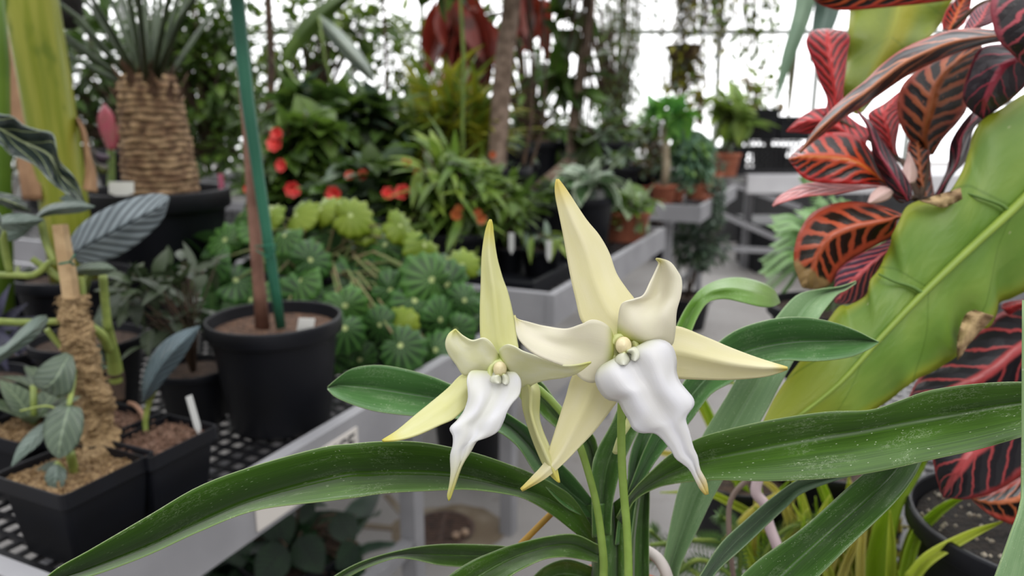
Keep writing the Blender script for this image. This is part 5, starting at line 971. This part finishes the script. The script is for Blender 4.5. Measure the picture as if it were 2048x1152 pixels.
# big single leaves high up
LB = LM('#7c8c80', '#8d9a8c', '#aab4a0'); t_ = thing('bird_of_paradise', 'plant with one big grey green paddle leaf arching above the lance leaved shrub', 'plant', W(700, 480, 3.9))
t_.location.z = .0; WL[t_.name] = V(t_.location); round_pot(t_, V(t_.location), .18, .3)
blade('leaf', [(640, 30), (672, 52), (712, 92), (738, 130), (752, 165)], [(636, 36), (655, 72), (690, 118), (728, 152), (750, 168)], [(4.0, 3.95, 4.0), (3.9, 3.8, 3.9), (3.85, 3.85, 3.85)], LB, t_, nu=20, nv=8, thick=.002)
blade('leaf', [(560, 120), (590, 60), (640, 10), (700, -20)], [(575, 125), (620, 80), (660, 40), (705, -10)], [(4.1, 4.1, 4.1), (4.0, 3.95, 4.0)], MG[0], t_, nu=20, nv=8, thick=.002)
MB().tube([V(t_.location) + Z * .25, W(690, 250, 3.95), W(650, 120, 4.0), W(638, 32, 4.0)], [.012, .01, .007, .005], 8).tube([V(t_.location) + Z * .25, W(640, 250, 4.0), W(567, 122, 4.1)], [.012, .01, .007], 8).build('stalks', STEMG, t_)
t_ = S('red_leaved_tree', 'tree with hanging dark red leaves at the top, left of the centre trunk', 'tree', 4.0, [(930, 80, 55, 70, 34), (895, 20, 60, 40, 14), (1065, 20, 30, 30, 10)], (.34, .10, 'lance'), (RD, LM('#8c3428', '#5a2a1c')), base=955, zb=0, pot=BP(.15, .3), stems=6, seed=130, trunk=([(950, 300), (945, 60)], .012, DSTEM), upb=-.8, out=.2)
# middle bench front rows
def small(nm, lb, px, py, Y_r, blobs, lf, ms, r, h, mat=None, seed=1, zb=.762, **k):
    q = G(px, py, zb); return S(nm, lb, k.pop('cat', 'potted plant'), q.y, blobs, lf, ms, base=px, zb=zb, pot=(r, h, mat or BLACKP), seed=seed, stem_r=.003, **k)
small('potted_plant', 'small black pot with light green drooping leaves at the corner of the middle bench', 1085, 556, 0, [(1090, 474, 46, 10, 26)], (.085, .022, 'lance'), (LG[0], GG[0]), .062, .095, seed=141, curl=1.0)
small('potted_plant', 'small black pot with upright stems just left of the corner pot on the middle bench', 1015, 548, 0, [(1015, 400, 32, 50, 30), (1010, 462, 30, 10, 12)], (.10, .03, 'lance'), (MG[0], LG[1]), .058, .09, seed=142)
small('potted_plant', 'dark pot with broad leaves half hidden behind the upper petal tip', 1055, 500, 0, [(1062, 405, 45, 36, 34)], (.11, .05, 'ovate'), (MG[0], DG[1]), .08, .13, seed=143)
small('white_leaved_plant', 'black pot with glossy white edged leaves just right of the tall petal tip', 1178, 500, 0, [(1180, 360, 55, 30, 42)], (.14, .055, 'ovate'), (LM('#3f5e34', '#56784a', None, 8, .3, .2, '#c2cdb4'), LM('#8ca08c', '#b4c0ac')), .10, .20, seed=144)
small('potted_plant', 'terracotta pot with pale green rosettes at the far right end of the middle bench', 1262, 480, 0, [(1258, 408, 52, 22, 60), (1222, 440, 40, 26, 26)], (.11, .05, 'ovate'), (LM('#8aa07c', '#a9ba94'), LG[1]), .10, .12, TERRA, seed=145)
small('potted_plant', 'dark green spear leaved plant in shade on the middle bench, left of the small pots', 955, 520, 0, [(955, 440, 40, 50, 40)], (.12, .03, 'lance'), (DG[1], MG[0]), .07, .11, seed=146)
for i, (px, py, lb) in enumerate(((1098, 497, 'white plant label in the corner pot of the middle bench'), (1023, 482, 'white plant label left of the corner pot on the middle bench'), (1192, 402, 'white plant label in the pot of white edged leaves'), (1018, 380, 'dim grey plant label behind the small pots'))):
    q = W(px, py + 12, (2.03, 2.05, 2.5, 2.6)[i]); label_stick(lb, (q - Z * .02) if i != 2 else V((G(1178, 500, .762) + V((.03, -.04, .165)))), .06, (.016, .016, .03, .014)[i], plain('grey_white_plastic', '#b9bab8'), dirx=V((1, 0, 0)))
# black tray lining the middle bench corner
tr = B(.25, .45, .763); ty = thing('seedling_tray', 'shallow black tray under the small pots at the middle bench corner', 'tray', tr)
MB().box(B(.3, .55, .768), (.5, .95, .008), (U, N, Z)).build('tray_floor', BLACKP, ty, smooth=False)
m = MB()
for a, b_, s_ in (((.05, .55), 0, (.014, .95)), ((.55, .55), 0, (.014, .95)), ((.3, .08), 0, (.5, .014)), ((.3, 1.02), 0, (.5, .014))): m.box(B(a[0], a[1], .79), (s_[0], s_[1], .04), (U, N, Z))
m.build('tray_rim', BLACKP, ty, smooth=False)
for i, (px, py, r, h, lb) in enumerate(((1235, 400, .15, .2, 'wide low black tub right of the white edged leaves'), (1290, 395, .10, .14, 'black pot left of the terracotta pots'), (700, 330, .12, .26, 'black nursery pot in deep shade behind the red flowers'), (870, 500, .13, .2, 'black pot in shade under the pitcher plant'), (1030, 400, .14, .22, 'black pot behind the centre trunk pot'), (1110, 470, .11, .15, 'black pot behind the corner pot'))):
    q = G(px, py, .762); S('potted_shrub', lb + ', with a few leaves', 'potted plant', q.y, [(px, py - h / q.y * F - 14, 40, 18, 34)], (.10, .045, 'ovate'), (MG[0], GG[0]), base=px, zb=.762, pot=BP(r, h), seed=150 + i, stem_r=.003, stems=6)
# second bench corner: terracotta pots
small('dwarf_palm', 'terracotta pot with a bare pale trunk topped by bright green leaves', 1334, 405, 0, [(1338, 228, 50, 20, 46)], (.19, .06, 'lance'), (LM('#5c9a34', '#7cb44c'), LM('#4c8440', '#64a04c')), .075, .10, TERRA, seed=161, trunk=([(1333, 330), (1331, 280), (1330, 248)], .022, plain('pale_bark', '#b4a68e', '#9a8c74', .8, 30, .4)), cat='potted palm')
q = G(1392, 398, .762); cas = thing('cascading_plant', 'dense curtain of grey green trailing stems over a small terracotta pot', 'plant', q); round_pot(cas, q, .075, .09, TERRA)
rr = random.Random(31); mb = MB(); sm_ = MB(); ctop = W(1385, 262, q.y)
sm_.tube([q + Z * .08, q.lerp(ctop, .6) + Z * .02, ctop], .012, 8)
for k in range(150):
    a = rr.random() * 6.28; ro_ = rr.uniform(.03, .145); e = ctop + V((ro_ * math.cos(a), ro_ * math.sin(a) * .8, -.02 - .6 * ro_ * ro_ * 8)); L = rr.uniform(.1, .34) * (1 - .3 * abs(math.cos(a)) * 0); e2 = e - Z * min(L, e.z - .80)
    pts = [ctop, ctop.lerp(e, .6) + Z * .02, e, e2]
    for j in range(18):
        p = crs([tuple(x) for x in pts], .25 + .75 * j / 18); mb.leaf(p, V((rr.uniform(-1, 1), rr.uniform(-1, 1), -.8)), Z, .045, .024, 'ovate', .2, .2, k % 2, 3)
sm_.build('stem', DSTEM, cas); mb.build('foliage', [LM('#567a60', '#6f9478'), LM('#6c9440', '#4c6c50')], cas)
small('potted_plant', 'terracotta pot of sparse grey stems left of the dwarf palm on the second bench', 1290, 398, 0, [(1300, 320, 34, 52, 70)], (.05, .02, 'ovate'), (GG[0], BRN[0]), .06, .08, TERRA, seed=163)
small('potted_plant', 'reddish leaved plant behind the terracotta pots', 1275, 372, 0, [(1272, 345, 18, 16, 26)], (.07, .04, 'ovate'), (LM('#9c4c44', '#b46a5c'),), .06, .08, TERRA, seed=164)
small('potted_plant', 'small terracotta pot under the curtain plant at the bench edge', 1362, 402, 0, [(1362, 372, 14, 8, 12)], (.04, .02, 'ovate'), (GG[0],), .045, .06, TERRA, seed=165)
small('potted_plant', 'terracotta pot at the right of the curtain plant, upper of two', 1455, 352, 0, [(1452, 300, 18, 14, 26)], (.06, .02, 'lance'), (GG[0],), .12, .17, TERRA, seed=166, zb=.80)
small('potted_plant', 'terracotta pot at the right of the curtain plant, lower of two', 1446, 372, 0, [(1446, 330, 12, 8, 12)], (.05, .02, 'lance'), (GG[0],), .09, .12, TERRA, seed=167)
q = W(1437, 365, 4.15); hv = thing('trailing_vine', 'thin grey vine hanging off the end of the second bench', 'vine', (q.x, q.y, .762)); MB().lathe((q.x - .05, q.y, .762), [(.001, 0), (.03, 0), (.035, .05), (.001, .045)], 16).build('pot', TERRA, hv)
mb = MB()
for k in range(240): p = W(1437 + rr.uniform(-13, 13), 350 + rr.random() ** .8 * 95, 4.05 + rr.uniform(-.05, .05)); mb.leaf(p, V((rr.uniform(-1, 1), rr.uniform(-1, 1), -1)), Z, .035, .018, 'ovate', .2, .2, 0, 2)
MB().tube([(q.x - .05, q.y, .80), W(1432, 360, 4.07), W(1437, 440, 4.05)], .004, 5).build('stem', DSTEM, hv); mb.build('foliage', [GG[1]], hv)
# under the benches
S('fern', 'fern clump in shade below the second bench', 'fern', 4.3, [(1395, 490, 62, 50, 420)], (.07, .028, 'lance'), (LM('#33442e', '#46583e'), GG[1]), base=1395, zb=0, pot=BP(.14, .2), seed=171, stem_r=.004)
pq = G(560, 1090, .35)
cal = S('calathea', 'dark calathea with broad patterned leaves on the floor below the near bench rail', 'calathea', 1.62, [(520, 1090, 120, 70, 46), (700, 1100, 50, 60, 10)], (.16, .10, 'ovate'), (LM('#1d3320', '#2c4a2c', '#3c5a3a', 7, .5), LM('#20382a', '#33503a')), base=520, zb=0, pot=BP(.13, .22), seed=172)
rr = random.Random(44)
for x, y, r in ((690, 1058, 34), (692, 1112, 32), (612, 1025, 24), (560, 1060, 40), (470, 1090, 45), (620, 1110, 42), (400, 1130, 40), (540, 1130, 45)):
    Yd = 1.5 + rr.uniform(-.08, .08); p = W(x, y, Yd); mb = MB(); up = V((rr.uniform(-.3, .3), -.6, .8)).normalized(); d_ = (V((rr.uniform(-.6, .6), -.3, -.5))); L = r * 2.3 * Yd / F
    mb.leaf(p - d_.normalized() * L / 2, d_, up, L, L * .82, 'ovate', .25, .1, 0, 12); mb.build('leaf', vein_leaf('#1a3020', '#243f26', '#0e1812', 8, 2.0, .26, .02, .5), cal)
    bq = V((W(520, 230, 1.62).x, 1.62, .2)); MB().tube([bq, bq.lerp(p, .6) + Z * .06, p - d_.normalized() * L / 2], .003, 5).build('petiole', DSTEM, cal)
S('fern', 'fern below the middle bench, left of the bench leg', 'fern', 2.5, [(900, 700, 70, 40, 120), (1010, 680, 60, 30, 60)], (.08, .03, 'lance'), (LM('#33442e', '#46583e'),), base=930, zb=0, pot=BP(.14, .25), seed=173)
# upper right: vines, rosette, crates
def vine(lb, px, Y, spread, y0, y1, n, lf, ms, seed, basket=True, nm='hanging_vine'):
    rr = random.Random(seed); tp = W(px, y0, Y); t_ = thing(nm, lb, 'hanging plant', tp); s_ = MB(); l_ = MB()
    if basket: MB().lathe((tp.x, tp.y, tp.z), [(.001, -.12), (.08, -.1), (.12, 0), (.11, .0), (.001, -.01)], 20).build('basket', plain('brown_basket', '#4a362a', '#5c4636', .9, 40), t_)
    MB().tube([(tp.x, tp.y, tp.z - .02), (tp.x, tp.y, tp.z + 1.0)], .003, 5).build('hanger', DSTEM, t_)
    for k in range(n):
        x = rr.gauss(0, spread * .5); e = W(px + x, y0 + (y1 - y0) * rr.uniform(.4, 1), Y + rr.uniform(-.1, .1)); m_ = tp.lerp(e, .5) + V((x * Y / F * .5, 0, .04)); s_.tube([tp, m_, e], [.004, .003, .002], 4)
        for j in range(lf[3]): p = crs([tuple(tp), tuple(m_), tuple(e)], rr.random()); l_.leaf(p, V((rr.uniform(-1, 1), rr.uniform(-1, 1), rr.uniform(-1, .3))), Z, lf[0], lf[1], lf[2], .4, .3, rr.randrange(len(ms)), 3)
    s_.build('stems', BRN[0] if n > 20 else DSTEM, t_); l_.build('foliage', list(ms), t_); return t_
vine('hanging basket of thin brown vines against the bright glass, right of the sky gap', 1400, 4.8, 70, -60, 190, 58, (.055, .025, 'ovate', 13), (BRN[0], YG[0], GG[1]), 201)
vine('brown basket with yellow leaf tips hanging low against the glass', 1368, 5.0, 36, 90, 215, 34, (.10, .045, 'ovate', 7), (YG[0], BRN[0]), 202)
vine('twiggy vine hanging against the glass near the drooping grey leaf', 1475, 4.6, 95, -80, 215, 34, (.055, .035, 'ovate', 9), (LG[0], MG[0]), 203)
vine('sparse vine hanging in the sky gap right of the leaning tree', 1262, 4.9, 60, -80, 230, 34, (.05, .012, 'lance', 26), (GG[0], MG[0]), 204)
q = W(1470, 330, 5.95); S('rosette_plant', 'pot plant with large light green leaves on the white bench before the glass', 'potted plant', 5.9, [(1468, 240, 55, 28, 50), (1450, 210, 30, 18, 20)], (.24, .11, 'ovate'), (LM('#7c9a4c', '#94ae5c'), LG[0]), base=1462, zb=.805, pot=BP(.16, .2), seed=211)
S('twiggy_shrub', 'thin branched shrub with small leaves before the glass above the black crates', 'shrub', 6.1, [(1520, 190, 60, 60, 90), (1400, 220, 40, 30, 40)], (.10, .05, 'ovate'), (LG[0], BRN[0]), base=1545, zb=.805, pot=BP(.15, .2), seed=212, stems=26)
m = MB(); ca = W(1498, 309, 5.8); ct_ = thing('crate', 'black plastic crate with a lattice side showing bright light through its holes', 'crate', (ca.x, ca.y, .805))
x0, x1 = W(1452, 309, 5.8).x, W(1600, 309, 5.8).x; z0, z1 = .806, W(1500, 283, 5.8).z
for k in range(16): x = x0 + (x1 - x0) * k / 15; m.box((x, 5.8, (z0 + z1) / 2), (.014, .012, z1 - z0))
for k in range(7): m.box(((x0 + x1) / 2, 5.8, z0 + (z1 - z0) * k / 6), (x1 - x0, .012, .014))
m.box(((x0 + x1) / 2, 5.8, z0 + .02), (x1 - x0, .014, .04)); m.build('lattice_side', BLACKT, ct_, smooth=False)
m = MB(); m.box(((x0 + x1) / 2, 6.02, z0 + .01), (x1 - x0, .44, .015))
for x in (x0, x1): m.box((x, 6.02, z0 + .06), (.012, .44, .1))
m.build('tray', BLACKT, ct_, smooth=False)
for i, (px, py, a) in enumerate(((1512, 222, .26), (1578, 236, .24))):
    q = W(px, py, 6.0); cr = tag(MB().box((q.x, 6.0, (q.z + z1) / 2 + .004), (a, .3, q.z - z1 - .006)).box((q.x, 6.0, q.z), (a + .03, .33, .03)).build('tub', BLACKP, smooth=False), ('black tub standing on the lattice crate, left of two', 'black tub standing on the lattice crate, right of two')[i], 'tub')
# drooping grey leaf left of the red shrub
q = P(1640, -80, 1.8); dl = thing('orchid_cactus', 'long drooping grey green strap leaves in front of the glass beside the red leaved shrub', 'plant', q)
blade('leaf', [(1580, -60), (1590, 0), (1578, 60), (1562, 120), (1550, 205)], [(1650, -60), (1632, 0), (1612, 60), (1585, 125), (1552, 207)], [(1.8, 1.78, 1.8), (1.75, 1.73, 1.75), (1.72, 1.72, 1.72)], LM('#6f8c70', '#86a084'), dl, nu=24, nv=8)
blade('leaf', [(1640, -60), (1625, 40), (1618, 110)], [(1700, -60), (1670, 50), (1620, 130)], [(1.85, 1.83, 1.85), (1.8, 1.78, 1.8)], LM('#566c60', '#6c8478'), dl, nu=18, nv=8)
blade('leaf', [(1586, 30), (1578, 130), (1574, 230)], [(1600, 30), (1592, 130), (1578, 240)], [(1.9, 1.89, 1.9), (1.95, 1.94, 1.95)], LM('#7c7a5c', '#8c8a6c'), dl, nu=12, nv=6)
MB().lathe((q.x, q.y, q.z), [(.001, -.06), (.06, -.05), (.08, .04), (.001, .03)], 20).tube([q, q + Z * 1], .003, 5).build('basket', plain('brown_basket', '#4a362a', '#5c4636', .9, 40), dl)
# right bench: feathery fern, yellow green clump, needle plant
fe = V((*W(1650, 700, 1.35).to_2d(), .762)); fn = thing('feathery_fern', 'feathery pale green fern mound behind the spotted red leaf', 'fern', fe); round_pot(fn, fe, .11, .14)
mb = MB(); rr = random.Random(51)
for k in range(85):
    top = fe + Z * .14; tgt = W(1635 + rr.gauss(0, 62), 505 + rr.gauss(0, 62), 1.35 + rr.gauss(0, .07)); m_ = top.lerp(tgt, .55) + Z * .06; pts = [tuple(top), tuple(m_), tuple(tgt)]; mb.tube([top, m_, tgt], .001, 3, 1)
    for j in range(22):
        s = .35 + .65 * j / 22; p = crs(pts, s); dr_ = crs(pts, min(1, s + .05)) - p; sd = dr_.cross(V((0, -.6, 1))).normalized()
        for g_ in (-1, 1): mb.leaf(p, sd * g_ + dr_.normalized() * .5, V((0, -.5, 1)), .020 * (1.2 - s * .6), .005, 'ovate', .3, .2, 0, 3)
mb.build('foliage', [LM('#5c8a3c', '#8cae78'), STEMG], fn)
yb = V((*W(1640, 1150, .82).to_2d(), .762)); yp = thing('spider_plant', 'clump of yellow green strap leaves filling the lower right behind the orchid leaves', 'plant', yb); round_pot(yp, yb, .09, .1)
YL = [LM('#c4d450', '#d4de68', trans=.45), LM('#a8c63c', '#b8d24a', trans=.45), LM('#dad478', '#e4dc90', trans=.45)]
rq = random.Random(77)
ST = [([(1745, 1200), (1765, 1080), (1790, 1000), (1840, 925), (1862, 880)], 26, .70, 1), ([(1800, 1200), (1830, 1080), (1870, 1030), (1905, 1005), (1925, 998)], 14, .66, 1), ([(1820, 1160), (1860, 1115), (1940, 1070), (2005, 1043)], 15, .62, 0),
      ([(1780, 1200), (1783, 1100), (1780, 1020)], 12, .68, 0), ([(1720, 1200), (1722, 1110), (1725, 1030), (1700, 960)], 10, .70, 2), ([(1690, 1200), (1680, 1090), (1650, 980), (1612, 935)], 11, .74, 1), ([(1650, 1200), (1620, 1060), (1590, 960), (1560, 920)], 11, .76, 0),
      ([(1620, 1200), (1590, 1080), (1550, 980), (1480, 945)], 10, .78, 2), ([(1600, 1180), (1540, 1060), (1450, 1000), (1400, 985), (1320, 985)], 9, .80, 0), ([(1560, 1160), (1490, 990), (1440, 880), (1405, 800), (1380, 778)], 12, .82, 1),
      ([(1540, 1140), (1470, 960), (1420, 850), (1395, 790), (1440, 765), (1500, 772)], 8, .84, 0), ([(1450, 1090), (1500, 1030), (1560, 990), (1620, 975)], 11, .72, 2), ([(1580, 1190), (1500, 1020), (1400, 930), (1320, 905), (1290, 910)], 10, .86, 2),
      ([(1640, 1190), (1660, 1100), (1690, 1020), (1700, 940)], 11, .78, 0), ([(1700, 1190), (1745, 1100), (1755, 1010), (1735, 960)], 12, .76, 2), ([(1520, 1160), (1510, 1080), (1535, 1010), (1580, 960)], 10, .80, 1), ([(1740, 1200), (1800, 1150), (1850, 1160)], 12, .70, 0), ([(1560, 1200), (1580, 1120), (1640, 1070)], 12, .70, 1),
      ([(1660, 1220), (1640, 1120), (1640, 1040), (1660, 990)], 12, .73, 0), ([(1610, 1220), (1600, 1120), (1610, 1030)], 12, .71, 1), ([(1500, 1140), (1420, 1020), (1370, 900), (1300, 870)], 8, .88, 1)]
for _ in range(34):                          # the inner leaves of the clump
    x = rq.uniform(1500, 1800); tx = x + rq.uniform(-90, 90); ST.append(([(x + (1640 - x) * .3, 1250), (x, 1150), ((x + tx) / 2, 1060), (tx, rq.uniform(960, 1060))], rq.uniform(6, 12), rq.uniform(.82, .95), rq.randrange(3)))
for _ in range(36):
    x = rq.uniform(1490, 1790); tx = x + rq.uniform(-120, 110); ST.append(([(x + (1640 - x) * .3, 1280), (x, 1170), ((x + tx) / 2, 1080), (tx, rq.uniform(950, 1090))], rq.uniform(7, 13), rq.uniform(.72, .80), rq.randrange(3)))
for pts, hw, d_, mi in ST:
    A_, B_ = [], []
    for i, p in enumerate(pts):
        a = pts[max(i - 1, 0)]; b_ = pts[min(i + 1, len(pts) - 1)]; dx, dy = b_[0] - a[0], b_[1] - a[1]; l = math.hypot(dx, dy); w_ = hw * (1 - (i / (len(pts) - 1)) ** 2.2 * .93)
        A_.append((p[0] - dy / l * w_, p[1] + dx / l * w_)); B_.append((p[0] + dy / l * w_, p[1] - dx / l * w_))
    blade('leaf', A_, B_, [(d_ + .03, d_ + .037, d_ + .03), (d_ + .01, d_ + .017, d_ + .01), (d_, d_ + .004, d_)], YL[mi], yp, nu=24, nv=6, thick=.0006)
nb = V((*W(1450, 1250, .80).to_2d(), .762)); npl = thing('needle_plant', 'green stems bristling with short needles at the bottom right of the orchid stems', 'plant', nb); round_pot(npl, nb, .06, .08)
for pts in ([(1450, 1220, .78), (1400, 1150, .76), (1310, 1120, .74), (1250, 1110, .73)], [(1470, 1220, .78), (1450, 1100, .75), (1400, 1080, .73), (1300, 1090, .72)], [(1470, 1220, .78), (1480, 1120, .75), (1460, 1050, .73), (1440, 1030, .73)], [(1500, 1230, .78), (1470, 1160, .72), (1400, 1120, .70), (1350, 1150, .70)], [(1500, 1230, .78), (1530, 1110, .75), (1570, 1060, .74), (1640, 1040, .74)], [(1520, 1230, .78), (1440, 1190, .72), (1330, 1090, .74), (1300, 1060, .74)], [(1500, 1230, .8), (1560, 1150, .78), (1640, 1110, .78)]):
    q_ = [P(*crs(pts, k / 60)) for k in range(61)]; mb = MB(); mb.tube(q_, .0022, 6, 0)
    for k in range(8, 60):
        for j in range(6):
            a = j * pi / 3 + k * .5; dd_ = (q_[min(k + 1, 60)] - q_[k - 1]).normalized(); s1 = dd_.orthogonal().normalized(); s2_ = dd_.cross(s1); o = s1 * math.cos(a) + s2_ * math.sin(a) + dd_ * .5
            mb.leaf(q_[k], o, dd_, .013, .0014, 'lance', .1, .1, 1, 2)
    mb.build('needle_stem', [plain('needle_green', '#8a9c44', '#6c8438'), LM('#4c6c34', '#5c7c44')], npl)
for i, (pts, r, c, lb) in enumerate((([(1500, 955, .62), (1470, 985, .62), (1458, 1020, .62), (1460, 1090, .62), (1470, 1180, .64)], .0022, '#7c6a60', 'thin brown aerial root'), ([(1518, 950, .60), (1512, 985, .60), (1530, 1010, .60), (1538, 1050, .6), (1560, 1110, .6), (1580, 1200, .62)], .0042, '#c4b0b4', 'pale pinkish aerial root'), ([(1250, 1090, .47), (1300, 1105, .47), (1330, 1140, .46), (1350, 1220, .46)], .0036, '#c9c0bc', 'pale root'), ([(1125, 1005, .47), (1095, 1035, .47), (1070, 1060, .47), (1040, 1090, .47)], .002, '#b48a34', 'withered orange and brown root'))):
    ptube('root', pts, r, plain('root_' + str(i), c), orc, label=lb)

for i, x in enumerate((2.35, 3.25)):  # black tubs added to make the space under the white bench dark
    o = MB().box((x, 6.15, .19), (.75, .55, .38)).box((x, 6.15, .385), (.79, .59, .03)).build('tub', BLACKP, smooth=False); tag(o, ('wide black tub added to darken the floor under the white bench, left one', 'wide black tub added to darken the floor under the white bench, right one')[i], 'tub')
o = MB().box((2.8, 7.4, .3), (4.5, .05, .6)).build('shade_board', plain('shade_board_dark', '#3a3a3c', '#2c2c2e', .8, 3), smooth=False); tag(o, 'dark upright board added behind the white bench legs to darken the space there', 'board')  # dark board put in to stand for the shade behind the bench legs
